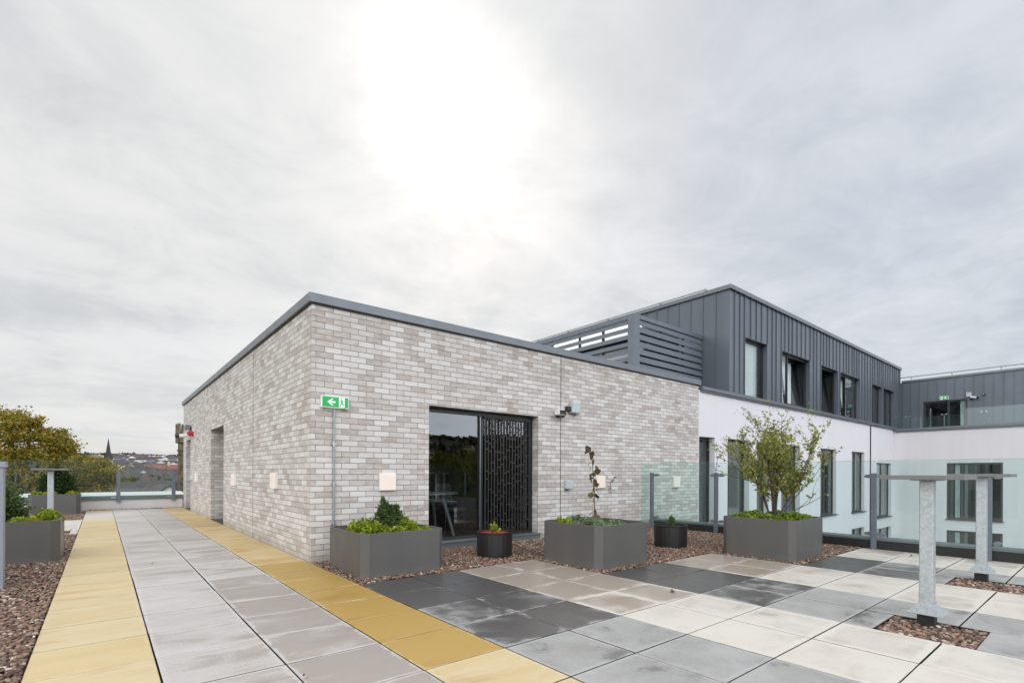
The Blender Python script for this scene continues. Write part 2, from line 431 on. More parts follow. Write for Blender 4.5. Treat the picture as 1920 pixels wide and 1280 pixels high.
leafmat('leaf_conifer_light', [(0.1, (0.03, 0.055, 0.016)), (0.5, (0.075, 0.12, 0.03)), (0.9, (0.15, 0.20, 0.06))], 0.15)
leafmat('leaf_sage', [(0.1, (0.08, 0.12, 0.05)), (0.5, (0.18, 0.24, 0.13)), (0.9, (0.36, 0.40, 0.28))], 0.25)
leafmat('leaf_vine', [(0.1, (0.045, 0.028, 0.018)), (0.5, (0.10, 0.070, 0.032)), (0.9, (0.19, 0.17, 0.06))], 0.25)
leafmat('leaf_shrub', [(0.05, (0.11, 0.10, 0.035)), (0.35, (0.25, 0.28, 0.06)), (0.72, (0.34, 0.37, 0.09)), (0.95, (0.58, 0.46, 0.09))], 0.42)
leafmat('leaf_autumn', [(0.08, (0.07, 0.08, 0.016)), (0.35, (0.20, 0.19, 0.03)), (0.62, (0.40, 0.31, 0.045)), (0.92, (0.60, 0.38, 0.055))], 0.5)
leafmat('leaf_olive', [(0.08, (0.05, 0.065, 0.012)), (0.4, (0.13, 0.15, 0.022)), (0.7, (0.22, 0.22, 0.03)), (0.95, (0.36, 0.30, 0.06))], 0.42)
leafmat('leaf_dead', [(0.1, (0.05, 0.025, 0.015)), (0.9, (0.16, 0.08, 0.04))], 0.1)
leafmat('leaf_wood', [(0.1, (0.02, 0.028, 0.012)), (0.5, (0.045, 0.055, 0.022)), (0.9, (0.09, 0.085, 0.03))], 0.1)
# ground sheet
m, t, o = mat('terrain')
c = objco(t)
col = t.ramp(t.noise(c, 0.012, 8, 0.7), [(0.35, (0.035, 0.045, 0.022)), (0.5, (0.06, 0.065, 0.035)), (0.65, (0.09, 0.085, 0.06))])
principled(t, o, col, 0.95, spec=0.1)
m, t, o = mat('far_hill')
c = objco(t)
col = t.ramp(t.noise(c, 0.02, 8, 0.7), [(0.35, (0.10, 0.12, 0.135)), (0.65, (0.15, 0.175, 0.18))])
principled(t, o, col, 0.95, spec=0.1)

# ------------------------------------------------------------------ mesh builder
class MB:
    def __init__(s, origin=(0, 0, 0)):
        s.v = []; s.f = []; s.mi = []; s.sm = []; s.o = Vector(origin); s.cur = 0
    def _add(s, vs, fs, smooth=False):
        b = len(s.v)
        s.v += [tuple(Vector(p) - s.o) for p in vs]
        for f in fs:
            s.f.append([b + i for i in f]); s.mi.append(s.cur); s.sm.append(smooth)
    def m(s, i): s.cur = i; return s
    def box(s, x0, x1, y0, y1, z0, z1, skip=''):
        vs = [(x, y, z) for z in (z0, z1) for y in (y0, y1) for x in (x0, x1)]
        fs = {'b': (0, 2, 3, 1), 't': (4, 5, 7, 6), 's': (0, 1, 5, 4), 'n': (2, 6, 7, 3), 'w': (0, 4, 6, 2), 'e': (1, 3, 7, 5)}
        s._add(vs, [f for k, f in fs.items() if k not in skip]); return s
    def quad(s, a, b, c, d): s._add([a, b, c, d], [(0, 1, 2, 3)]); return s
    def poly(s, pts): s._add(pts, [tuple(range(len(pts)))]); return s
    def prism(s, poly, z0, z1, axis='z'):
        n = len(poly)
        def P(u, v, w_): return {'z': (u, v, w_), 'y': (u, w_, v), 'x': (w_, u, v)}[axis]
        vs = [P(u, v, z0) for u, v in poly] + [P(u, v, z1) for u, v in poly]
        fs = [tuple(reversed(range(n))), tuple(range(n, 2 * n))] + [(i, (i + 1) % n, n + (i + 1) % n, n + i) for i in range(n)]
        s._add(vs, fs); return s
    def tube(s, pts, rad, n=8, caps=True, smooth=True):
        pts = [Vector(p) for p in pts]
        rad = rad if isinstance(rad, (list, tuple)) else [rad] * len(pts)
        vs = []; fs = []
        prev = None
        for i, p in enumerate(pts):
            t_ = (pts[min(i + 1, len(pts) - 1)] - pts[max(i - 1, 0)])
            if t_.length < 1e-9: t_ = Vector((0, 0, 1))
            t_.normalize()
            if prev is None:
                a = t_.cross(Vector((0, 0, 1)))
                if a.length < 1e-3: a = t_.cross(Vector((1, 0, 0)))
            else:
                a = prev - t_ * prev.dot(t_)
            a.normalize(); prev = a
            b = t_.cross(a)
            for k in range(n):
                an = 2 * math.pi * k / n
                vs.append(p + (a * math.cos(an) + b * math.sin(an)) * rad[i])
        for i in range(len(pts) - 1):
            for k in range(n):
                fs.append((i * n + k, i * n + (k + 1) % n, (i + 1) * n + (k + 1) % n, (i + 1) * n + k))
        s._add(vs, fs, smooth)
        if caps:
            s._add(vs[:n], [tuple(reversed(range(n)))]); s._add(vs[-n:], [tuple(range(n))])
        return s
    def lathe(s, c, prof, n=24, smooth=True):
        vs = []; fs = []
        for r_, z_ in prof:
            for k in range(n):
                an = 2 * math.pi * k / n
                vs.append((c[0] + r_ * math.cos(an), c[1] + r_ * math.sin(an), c[2] + z_))
        for i in range(len(prof) - 1):
            for k in range(n):
                fs.append((i * n + k, i * n + (k + 1) % n, (i + 1) * n + (k + 1) % n, (i + 1) * n + k))
        s._add(vs, fs, smooth); return s
    def build(s, name, mats, parent=None, loc=None, bevel=0.0, segs=2):
        me = bpy.data.meshes.new(name)
        me.from_pydata(s.v, [], s.f)
        for mm in (mats if isinstance(mats, (list, tuple)) else [mats]):
            me.materials.append(MATS[mm])
        me.polygons.foreach_set('material_index', s.mi)
        me.polygons.foreach_set('use_smooth', s.sm)
        me.update()
        ob = bpy.data.objects.new(name, me)
        COL.objects.link(ob)
        if parent is not None: ob.parent = parent
        if loc is not None: ob.location = loc
        elif parent is None: ob.location = s.o
        if bevel > 0:
            b = ob.modifiers.new('bevel', 'BEVEL'); b.width = bevel; b.segments = segs; b.limit_method = 'ANGLE'; b.angle_limit = R(40)
            b.harden_normals = False
        return ob

def np_mesh(name, verts, faces, mats, parent=None, loc=(0, 0, 0), smooth=False, midx=None):
    """verts (N,3), faces (M,k) with constant k"""
    me = bpy.data.meshes.new(name)
    nv, nf, k = len(verts), len(faces), faces.shape[1]
    me.vertices.add(nv); me.loops.add(nf * k); me.polygons.add(nf)
    me.vertices.foreach_set('co', np.asarray(verts, np.float32).ravel())
    me.loops.foreach_set('vertex_index', faces.astype(np.int32).ravel())
    me.polygons.foreach_set('loop_start', np.arange(nf, dtype=np.int32) * k)
    me.polygons.foreach_set('loop_total', np.full(nf, k, np.int32))
    me.polygons.foreach_set('use_smooth', np.full(nf, bool(smooth)))
    for mm in (mats if isinstance(mats, (list, tuple)) else [mats]): me.materials.append(MATS[mm])
    if midx is not None: me.polygons.foreach_set('material_index', midx.astype(np.int32))
    me.update(); me.validate()
    ob = bpy.data.objects.new(name, me); COL.objects.link(ob)
    ob.location = loc
    if parent is not None: ob.parent = parent
    return ob

def tag(o, label=None, cat=None, group=None, kind=None):
    if label: o['label'] = label
    if cat: o['category'] = cat
    if group: o['group'] = group
    if kind: o['kind'] = kind
    return o
def thing(name, label, cat, loc=(0, 0, 0), group=None):
    o = bpy.data.objects.new(name, None); COL.objects.link(o); o.location = loc
    o.empty_display_size = 0.1
    return tag(o, label, cat, group)
def copy_tree(src, loc=None, rz=None, label=None, group=None):
    def cp(o, parent):
        c = o.copy(); COL.objects.link(c); c.parent = parent
        for ch in [q for q in o.children]: cp(ch, c)
        return c
    r = cp(src, None)
    if loc is not None: r.location = loc
    if rz is not None: r.rotation_euler = (0, 0, rz)
    if label: r['label'] = label
    if group: r['group'] = group
    return r

# face with rectangular holes.  kind 'y': plane y=const facing -y (u=x); kind 'x': plane x=const facing -x (u=y)
def holed_wall(mb, kind, val, u0, u1, z0, z1, holes, depth):
    us = sorted({u0, u1, *[h[0] for h in holes], *[h[1] for h in holes]})
    zs = sorted({z0, z1, *[h[2] for h in holes], *[h[3] for h in holes]})
    us = [u for u in us if u0 <= u <= u1]; zs = [z for z in zs if z0 <= z <= z1]
    def P(u, d_, z): return (u, val + d_, z) if kind == 'y' else (val + d_, u, z)
    def q(a, b, c_, d_):
        mb.quad(a, b, c_, d_) if kind == 'y' else mb.quad(d_, c_, b, a)
    for i in range(len(us) - 1):
        for j in range(len(zs) - 1):
            uc, zc = (us[i] + us[i + 1]) / 2, (zs[j] + zs[j + 1]) / 2
            if any(h[0] < uc < h[1] and h[2] < zc < h[3] for h in holes): continue
            q(P(us[i], 0, zs[j]), P(us[i + 1], 0, zs[j]), P(us[i + 1], 0, zs[j + 1]), P(us[i], 0, zs[j + 1]))
    for h in holes:
        a, b, c_, d_ = h[:4]; dp = h[4] if len(h) > 4 else depth
        q(P(a, 0, c_), P(a, dp, c_), P(b, dp, c_), P(b, 0, c_))      # sill
        q(P(a, 0, d_), P(b, 0, d_), P(b, dp, d_), P(a, dp, d_))      # head
        q(P(a, 0, c_), P(a, 0, d_), P(a, dp, d_), P(a, dp, c_))
        q(P(b, 0, c_), P(b, dp, c_), P(b, dp, d_), P(b, 0, d_))

# ------------------------------------------------------------------ terrain (ground sheet to the horizon)
def hill_amp(az):
    # azimuth from +Y toward +X (degrees)
    a = (az + 180) % 360 - 180
    back_ = max(0.0, min(1.0, (abs(a) - 100) / 40.0))
    return 30 + 52 * back_
def ground_z(x, y):
    r_ = math.hypot(x - CAM.x, y - CAM.y); az = math.degrees(math.atan2(x - CAM.x, y - CAM.y))
    t_ = max(0.0, min(1.0, (r_ - 230) / 1000.0)); s_ = t_ * t_ * (3 - 2 * t_)
    wob = 3.0 * math.sin(az * 0.11 + 1.0) + 1.6 * math.sin(az * 0.37 + 2) + 0.8 * math.sin(az * 0.9)
    if r_ > 1300: s_ *= max(0.0, 1 - (r_ - 1300) / 1500)
    return -13 + s_ * (hill_amp(az) + 13 + wob * 0.45)
rad = [0, 20, 60, 120, 180, 240, 300, 370, 440, 520, 600, 700, 800, 900, 1000, 1100, 1180, 1240, 1300, 1400, 1700, 2200, 3000, 5000]
vs = []; fs = []
NA = 240
for r_ in rad:
    for k in range(NA):
        a = 2 * math.pi * k / NA
        x_, y_ = CAM.x + r_ * math.sin(a), CAM.y + r_ * math.cos(a)
        vs.append((x_, y_, ground_z(x_, y_)))
for i in range(len(rad) - 1):
    for k in range(NA):
        fs.append((i * NA + k, i * NA + (k + 1) % NA, (i + 1) * NA + (k + 1) % NA, (i + 1) * NA + k))
g = np_mesh('ground', np.array(vs), np.array(fs)[:, ::-1], 'terrain', smooth=True)
tag(g, kind='structure')
# a further ridge, distance haze painted into its blue-grey
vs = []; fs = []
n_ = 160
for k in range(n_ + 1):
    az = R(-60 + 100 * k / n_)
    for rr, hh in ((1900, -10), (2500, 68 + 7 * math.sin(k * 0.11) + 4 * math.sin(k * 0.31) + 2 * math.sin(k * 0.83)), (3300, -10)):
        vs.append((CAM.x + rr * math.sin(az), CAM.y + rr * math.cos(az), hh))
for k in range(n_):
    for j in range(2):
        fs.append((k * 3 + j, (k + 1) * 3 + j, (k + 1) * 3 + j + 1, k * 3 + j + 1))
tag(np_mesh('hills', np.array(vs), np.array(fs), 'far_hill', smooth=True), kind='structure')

# ------------------------------------------------------------------ terrace deck + paving
mb = MB()
mb.box(-7.0, 7.45, -14, 13.9, -0.6, -0.06)
tag(mb.build('terrace', 'joint_dark'), kind='structure')
SQ1 = (2.40, 2.985, -5.92, -5.35); SQ2 = (4.80, 5.40, -5.92, -5.35); SQ3 = (-3.05, -2.52, 5.9, 6.5)
def cut(rects, hole):
    o_ = []
    hx0, hx1, hy0, hy1 = hole[:4]
    for r_ in rects:
        x0, x1, y0, y1 = r_[:4]; rest = r_[4:]
        if hx0 >= x1 or hx1 <= x0 or hy0 >= y1 or hy1 <= y0: o_.append(r_); continue
        if x0 < hx0: o_.append((x0, hx0, y0, y1) + rest)
        if hx1 < x1: o_.append((hx1, x1, y0, y1) + rest)
        xa, xb = max(x0, hx0), min(x1, hx1)
        if y0 < hy0: o_.append((xa, xb, y0, hy0) + rest)
        if hy1 < y1: o_.append((xa, xb, hy1, y1) + rest)
    return o_
slabs = []
def rows(ya, yb):
    k = math.floor((ya + 0.35) / 0.6)
    y_ = -0.35 + 0.6 * k
    out_ = []
    while y_ < yb - 1e-6:
        a, b = max(y_, ya), min(y_ + 0.6, yb)
        if b - a > 0.03: out_.append((a, b))
        y_ += 0.6
    return out_
# materials: 0 cream 1 grey 2 ochre 3 mauve
for ci, (x0, m_) in enumerate([(-2.4, 2), (-1.8, 3), (-1.2, 3), (-0.6, 2)]):
    for (a, b) in rows(-12.35, 12.72):
        mm = m_
        if ci == 0 and 9.0 < (a + b) / 2 < 11.5: mm = 3
        wet = 0.30
        if ci == 3: wet = 0.92 if -4.2 < a < -0.9 else (0.72 if -4.2 < a < -.3 else (0.36 if a > 0 else 0.30))
        if ci == 0: wet = 0.16
        if ci == 1: wet = 0.36
        if ci == 2: wet = 0.62 if a < -0.5 else 0.42
        slabs.append((x0, x0 + 0.6, a, b, mm, wet))
for ci in range(12):
    x0 = 0.6 * ci
    m_ = 1 if (ci // 2) % 2 == 0 else 0
    top = -1.55 if ci < 4 else (-2.75 if ci < 8 else -3.95)
    for (a, b) in rows(-12.35, top):
        yc = (a + b) / 2; xc = x0 + 0.3
        # wetter near the building, drying towards the viewer
        dist = (top - yc)
        if m_ == 1:
            wet = 0.86 if dist < 1.2 else (0.60 if dist < 2.4 else 0.30)
            if ci in (4, 5): wet = 0.88 if dist < 1.2 else (0.56 if dist < 1.9 else 0.26)
            if ci >= 8: wet = 0.84 if dist < .9 else (0.45 if dist < 1.3 else 0.30)
        else:
            wet = 0.86 if dist < 1.9 else (0.52 if dist < 2.5 else 0.24)
            if ci in (6, 7): wet = 0.80 if dist < 1.3 else 0.36
            if ci >= 10: wet = 0.40 if dist < .6 else 0.22
            if ci >= 6 and dist > 1.3: wet = 0.30
        slabs.append((x0, x0 + 0.6, a, b, m_, wet))
for h in (SQ1, SQ2): slabs = cut(slabs, h)
# slabs on the far left beside the path
for i in range(4):
    for (a, b) in rows(5.65, 9.25):
        slabs += cut([(-3.0 - 0.6 * i, -2.4 - 0.6 * i, a, b, 0, 0.3)], SQ3)
vs = []; fs = []; mi = []; att = []; uvs = []
for (x0, x1, y0, y1, mm, wet) in slabs:
    g_ = 0.0036 + random.random() ** 2 * 0.0032
    zt = random.uniform(-0.0012, 0.0012)
    tone = (random.random(), max(0, min(1, wet + random.uniform(-0.07, 0.07))), random.random(), 1)
    b = len(vs); c_ = 0.004
    for (i_, z_) in ((g_, -0.045), (g_, zt - c_ * .6), (g_ + c_, zt)):
        vs += [(x0 + i_, y0 + i_, z_), (x1 - i_, y0 + i_, z_), (x1 - i_, y1 - i_, z_), (x0 + i_, y1 - i_, z_)]
    loc_f = []
    for L in (0, 4):
        for k in range(4): loc_f.append((b + L + k, b + L + (k + 1) % 4, b + L + 4 + (k + 1) % 4, b + L + 4 + k))
    loc_f.append((b + 8, b + 9, b + 10, b + 11))
    for fi_, f_ in enumerate(loc_f):
        fs.append(f_); mi.append(4 if fi_ < 4 else mm); att += [tone] * 4
        for vi in f_:
            vx = vs[vi]; uvs += [((vx[0] - x0) / 0.6, (vx[1] - y0) / 0.6)]
pav = np_mesh('paving', np.array(vs), np.array(fs), ['slab_cream', 'slab_grey', 'slab_ochre', 'slab_mauve', 'joint_dark'], midx=np.array(mi))
ca = pav.data.color_attributes.new('slab', 'FLOAT_COLOR', 'CORNER')
ca.data.foreach_set('color', np.array(att, np.float32).ravel())
ul = pav.data.uv_layers.new(name='UVMap')
ul.data.foreach_set('uv', np.array(uvs, np.float32).ravel())
tag(pav, kind='structure')

# ------------------------------------------------------------------ gravel
PLANTERS = {'P1': (0.10, 1.13, -1.39, -0.33, 0.49), 'P2': (2.46, 3.48, -2.64, -1.62, 0.525), 'P3': (4.90, 5.93, -3.84, -2.84, 0.545),
            'L1': (-3.52, -2.47, 2.12, 3.16, 0.527), 'L2': (-3.52, -2.50, 11.3, 12.3, 0.545)}
def ico(sub):
    import bmesh
    bm = bmesh.new(); bmesh.ops.create_icosphere(bm, subdivisions=sub, radius=1.0)
    v = np.array([q.co[:] for q in bm.verts]); bm.verts.ensure_lookup_table()
    f = np.array([[q.index for q in fc.verts] for fc in bm.faces]); bm.free()
    return v, f
ICO1, ICO2 = ico(1), ico(2)
def pebbles(name, rects, spacing, sub, zc=-0.012, size=1.0):
    pts = []
    for (x0, x1, y0, y1) in rects:
        nx, ny = max(1, int((x1 - x0) / spacing)), max(1, int((y1 - y0) / spacing))
        X, Y = np.meshgrid((np.arange(nx) + .5) / nx * (x1 - x0) + x0, (np.arange(ny) + .5) / ny * (y1 - y0) + y0)
        p = np.stack([X.ravel(), Y.ravel()], 1) + rng.uniform(-.5, .5, (nx * ny, 2)) * spacing
        p[:, 0] = np.clip(p[:, 0], x0 + .012, x1 - .012); p[:, 1] = np.clip(p[:, 1], y0 + .012, y1 - .012)
        pts.append(p)
    p = np.concatenate(pts); n = len(p)
    V, Fc = (ICO1 if sub == 1 else ICO2); nv = len(V)
    a = rng.uniform(.011, .021, n) * size; b = a * rng.uniform(.55, .9, n); c = a * rng.uniform(.4, .7, n)
    Q = V[None] * np.stack([a, b, c], 1)[:, None] * rng.uniform(.86, 1.12, (n, nv, 1))
    th = rng.uniform(0, 2 * np.pi, n); tl = rng.normal(0, .45, n)
    ct, st_ = np.cos(tl)[:, None], np.sin(tl)[:, None]
    y_, z_ = Q[..., 1] * ct - Q[..., 2] * st_, Q[..., 1] * st_ + Q[..., 2] * ct
    Q[..., 1], Q[..., 2] = y_, z_
    ch, sh = np.cos(th)[:, None], np.sin(th)[:, None]
    x_, y_ = Q[..., 0] * ch - Q[..., 1] * sh, Q[..., 0] * sh + Q[..., 1] * ch
    Q[..., 0], Q[..., 1] = x_, y_
    Q[..., 0] += p[:, 0:1]; Q[..., 1] += p[:, 1:2]; Q[..., 2] += (zc + rng.uniform(-.012, .012, n))[:, None]
    Fa = (Fc[None] + (np.arange(n) * nv)[:, None, None]).reshape(-1, 3)
    o_ = np_mesh(name, Q.reshape(-1, 3), Fa, 'pebble', smooth=True)
    return tag(o_, kind='stuff')
right_g = [(0.0, 2.4, -1.545, -0.005), (2.4, 4.8, -2.745, -0.005), (4.8, 7.18, -3.945, -0.005)]
for k in ('P1', 'P2', 'P3'):
    q = PLANTERS[k]; right_g = cut(right_g, (q[0] + .03, q[1] - .03, q[2] + .03, q[3] - .03))
left_g = [(-3.9, -2.4, -6.6, 5.65), (-5.0, -2.4, 9.25, 12.7)]
left_g = cut(left_g, (PLANTERS['L1'][0] + .03, PLANTERS['L1'][1] - .03, PLANTERS['L1'][2] + .03, PLANTERS['L1'][3] - .03))
left_g = cut(left_g, (PLANTERS['L2'][0] + .03, PLANTERS['L2'][1] - .03, PLANTERS['L2'][2] + .03, PLANTERS['L2'][3] - .03))
def bed(name, rects, z):
    mb = MB()
    for r_ in rects: mb.quad((r_[0], r_[2], z), (r_[1], r_[2], z), (r_[1], r_[3], z), (r_[0], r_[3], z))
    return tag(mb.build(name, 'gravel_bed'), kind='structure')
bed('gravel_bed', right_g + left_g + [SQ1, SQ2, SQ3], -0.025)
pebbles('gravel', right_g, 0.021, 1, 0.0)
pebbles('gravel', [(-3.9, -2.405, -6.6, -0.5)], 0.021, 2, -0.004)
pebbles('gravel', [r_ for r_ in cut(left_g, (-9, 9, -9, -0.5))], 0.024, 1, -0.002)
pebbles('gravel', [SQ1], 0.022, 2, -0.022, 1.15)
pebbles('gravel', [SQ2], 0.022, 2, -0.020, 1.1)
pebbles('gravel', [SQ3], 0.03, 1, -0.012)

pebbles('gravel', [(1.25, 2.38, -1.66, -1.57), (0.03, 1.15, -1.63, -1.57), (2.46, 3.5, -2.86, -2.78)], 0.16, 1, 0.006, .55)

# ------------------------------------------------------------------ brick building
ZR, LX, LY = 3.29, 9.17, 12.80
bb = thing('brick_building', 'low flat-roofed building of pale grey and brown brick with dark metal coping', 'building')
mb = MB()
D1 = (1.70, 3.90, 0.045, 2.155, 0.18)
holed_wall(mb, 'y', 0.0, 0.0, LX, -3.0, ZR, [D1], 0.18)
R1 = (5.91, 7.56, -0.02, 2.172, 1.15); R2 = (11.15, 12.12, -0.02, 2.14, 0.42)
holed_wall(mb, 'x', 0.0, 0.0, LY, -3.0, ZR, [R1, R2], 1.0)
mb.quad((LX, 0, -3), (LX, LY, -3), (LX, LY, ZR), (LX, 0, ZR))
mb.quad((0, LY, -3), (0, LY, ZR), (LX, LY, ZR), (LX, LY, -3))
mb.build('wall', 'brick', bb)
mb = MB(); mb.box(0.05, LX - .05, 0.05, LY - .05, ZR - 0.25, ZR - 0.05); mb.build('roof', 'membrane', bb)
# shadow gap then coping
mb = MB()
mb.box(-0.012, LX + .03, -0.012, 0.30, ZR - 0.004, ZR + 0.022)
mb.box(-0.012, 0.30, 0.30, LY + 0.012, ZR - 0.004, ZR + 0.022)
mb.build('coping_underside', 'frame_dark', bb)
mb = MB()
pr_ = 0.045
mb.prism([(-pr_, -pr_), (LX + .05, -pr_), (LX + .05, 0.34), (0.34, 0.34), (0.34, LY + pr_), (-pr_, LY + pr_)], ZR + 0.016, ZR + 0.135)
mb.build('coping', 'coping_metal', bb, bevel=0.006)
mb = MB()
mb.box(4.447, 4.457, -0.004, 0.0, 0, ZR); mb.build('movement_joint', 'frame_brown', bb)
mb = MB(); mb.box(-0.004, 0.0, 3.15, 3.158, 0, ZR); mb.build('movement_joint', 'mortar_sealant', bb)
# doors at the back of the two side recesses
for (a, b, zt, dp) in ((5.91, 7.56, 2.172, 1.15), (11.15, 12.12, 2.14, 0.42)):
    mb = MB(); mb.box(dp - .04, dp + .03, a, b, -.02, zt); dr = mb.build('door', 'frame_dark', bb)
    mb = MB(); mb.box(dp - .055, dp - .04, a + .08, b - .08, .12, zt - .1); mb.build('panel', 'frame_brown', dr)
    mb = MB(); mb.tube([(dp - .09, a + .16, 0.95), (dp - .09, a + .16, 1.25)], .012); mb.build('handle', 'steel', dr)
for q_ in ((-0.02, 1.1, 5.915, 7.555, -0.02, -0.002), (-0.02, 0.38, 11.155, 12.115, -.02, .02)):
    mb = MB(); mb.box(*q_); mb.build('threshold', 'frame_brown', bb)
# glazed door, frame and cut metal screen
gd = MB()
y0, y1 = 0.16, 0.215
gd.box(1.70, 3.90, y0, y1, 2.085, 2.155); gd.box(1.70, 3.90, y0, y1, 0.045, 0.13)
gd.box(1.70, 1.76, y0, y1, 0.13, 2.085); gd.box(3.84, 3.90, y0, y1, 0.13, 2.085)
gd.box(2.735, 2.80, y0 - .005, y1, 0.13, 2.085)
fr = gd.build('glazed_door', 'frame_dark', bb)
mb = MB(); mb.box(1.76, 2.735, 0.185, 0.193, 0.13, 2.085); mb.build('pane', 'door_glass', fr)
mb = MB(); mb.box(2.80, 3.84, 0.198, 0.206, 0.13, 2.085); mb.build('pane', 'door_glass', fr)
mb = MB(); mb.box(2.742, 2.750, 0.149, 0.155, 0.13, 2.07); mb.build('edge_trim', 'steel', fr)
mb = MB(); mb.box(1.68, 3.93, -0.05, 0.16, 0.085, 0.105); mb.box(1.68, 3.93, -0.03, 0.15, -0.03, 0.085)
mb.build('sill', 'coping_metal', bb, bevel=0.003)
sc = MB()
nb = 16
xs = np.linspace(2.835, 3.80, nb)
for i, xx in enumerate(xs):
    wd = 0.0105 if i % 3 else 0.014
    sc.box(xx - wd, xx + wd, 0.128, 0.136, 0.14, 2.08)
for i in range(nb - 1):
    zz_ = 0.16 + random.random() * 0.2
    while zz_ < 2.05:
        sc.box(xs[i] + .008, xs[i + 1] - .008, 0.1285, 0.1355, zz_, zz_ + 0.022)
        zz_ += random.choice([0.13, 0.2, 0.27, 0.36])
sc.box(2.80, 3.84, 0.127, 0.137, 2.06, 2.10); sc.box(2.80, 3.84, 0.127, 0.137, 0.125, 0.15)
sc.build('cut_metal_screen', 'black_plastic', fr)
# room behind it
mb = MB()
mb.box(0.4, 7.0, 0.23, 5.2, 0.06, 2.75)
for f in mb.f: f.reverse()
rm = mb.build('interior_room', 'interior', bb)
# open the room's front only at the door
me = rm.data
mb = MB()
rx0, rx1, rz0, rz1 = 0.4, 7.0, 0.06, 2.75
for a, b, c_, d_ in ((rx0, 1.72, rz0, rz1), (3.88, rx1, rz0, rz1), (1.72, 3.88, 2.14, rz1)):
    mb.quad((a, .23, c_), (a, .23, d_), (b, .23, d_), (b, .23, c_))
mb.quad((rx0, 5.2, rz0), (rx1, 5.2, rz0), (rx1, 5.2, rz1), (rx0, 5.2, rz1))
mb.quad((rx0, .23, rz0), (rx0, 5.2, rz0), (rx0, 5.2, rz1), (rx0, .23, rz1))
mb.quad((rx1, .23, rz0), (rx1, .23, rz1), (rx1, 5.2, rz1), (rx1, 5.2, rz0))
mb.quad((rx0, .23, rz1), (rx0, 5.2, rz1), (rx1, 5.2, rz1), (rx1, .23, rz1))
mb.m(1).quad((rx0, .23, rz0), (rx1, .23, rz0), (rx1, 5.2, rz0), (rx0, 5.2, rz0))
bpy.data.objects.remove(rm)
mb.build('interior_room', ['interior', 'interior_floor'], bb)
for (a, b) in ((2.55, 1.3), (3.6, 2.4), (5.0, 2.0)):
    mb = MB(); mb.lathe((a, b, 2.735), [(0.0, 0), (0.045, 0), (0.055, 0.012)], 16); mb.build('downlight', 'downlight', bb)

# table and chair dimly seen inside
tb = thing('table', 'pale green table with splayed legs standing inside the glazed door', 'table', (2.35, 1.15, 0.06))
mb = MB(tb.location); mb.prism([(2.35 + .55 * math.cos(a), 1.15 + .45 * math.sin(a)) for a in np.linspace(0, 2 * math.pi, 28)[:-1]], 0.78, 0.81); mb.build('tabletop', 'table_green', tb)
for sx, sy in ((-1, -1), (1, -1), (-1, 1), (1, 1)):
    mb = MB(tb.location); mb.tube([(2.35 + sx * .18, 1.15 + sy * .16, .78), (2.35 + sx * .34, 1.15 + sy * .30, .06)], [.035, .025], 10); mb.build('leg', 'table_green', tb)
ch = thing('chair', 'grey chair standing beside the table behind the glass', 'chair', (3.0, 1.5, 0.06))
mb = MB(ch.location); mb.box(2.78, 3.22, 1.28, 1.72, .46, .50); mb.build('seat', 'chair_dark', ch)
mb = MB(ch.location); mb.prism([(2.80, .60), (3.20, .60), (3.14, .95), (2.86, .95)], 1.69, 1.72, 'y'); mb.build('backrest', 'chair_dark', ch)
for sx in (-1, 1):
    for sy in (-1, 1):
        mb = MB(ch.location); mb.tube([(3 + sx * .19, 1.5 + sy * .19, .46), (3 + sx * .22, 1.5 + sy * .22, .06)], .015); mb.build('leg', 'frame_dark', ch)
for sx in (-1, 1):
    mb = MB(ch.location); mb.tube([(3 + sx * .17, 1.705, .49), (3 + sx * .17, 1.705, .62)], .012); mb.build('back_post', 'frame_dark', ch)

# ------------------------------------------------------------------ white and zinc building with its wing
wb = thing('office_building', 'white rendered building under a dark grey seamed metal storey, with a wing across the courtyard', 'building')
WX = 25.6
UPW = [(11.50, 12.87), (13.85, 16.02), (16.95, 18.60), (18.79, 21.0), (22.53, 23.86), (24.10, 25.70)]
ZU0, ZU1 = 3.30, 4.90
LOW = [(9.20, 9.94, -2.2, 2.07), (10.60, 11.80, -2.2, 2.08), (12.25, 13.0, -2.2, 2.06), (13.85, 15.25, -2.2, 2.06), (16.97, 18.46, -0.27, 2.05), (20.11, 21.60, -0.30, 2.04), (23.15, 25.28, -0.67, 1.66),
       (17.2, 18.46, -3.4, -0.93), (20.11, 21.60, -3.4, -0.93), (23.2, 25.3, -3.4, -1.14)]
mb = MB()
holed_wall(mb, 'y', 0.0, LX + 0.001, WX, -13.0, 3.20, LOW, 0.20)
CW = [(-3.56, -1.845, -0.70, 1.66), (-3.56, -1.845, -3.4, -1.17), (-7.4, -5.4, -0.7, 1.66), (-7.4, -5.4, -3.4, -1.17)]
holed_wall(mb, 'x', WX, -16.0, 0.0, -13.0, 3.10, CW, 0.16)
mb.quad((WX, -16, -13), (WX, -16, 3.1), (WX + 12, -16, 3.1), (WX + 12, -16, -13))
mb.quad((LX, 13, -13), (LX, 0.001, -13), (LX, 0.001, 3.2), (LX, 13, 3.2))
mb.build('render_wall', 'white_render', wb)
# zinc storey, front
mb = MB()
zf = -0.004
holed_wall(mb, 'y', zf, 10.66, 26.6, 3.20, 6.0, [(a, b, ZU0, ZU1) for a, b in UPW], 0.20)
mb.quad((10.66, zf, 3.2), (10.66, zf, 6.0), (10.66, 12.5, 6.0), (10.66, 12.5, 3.2))
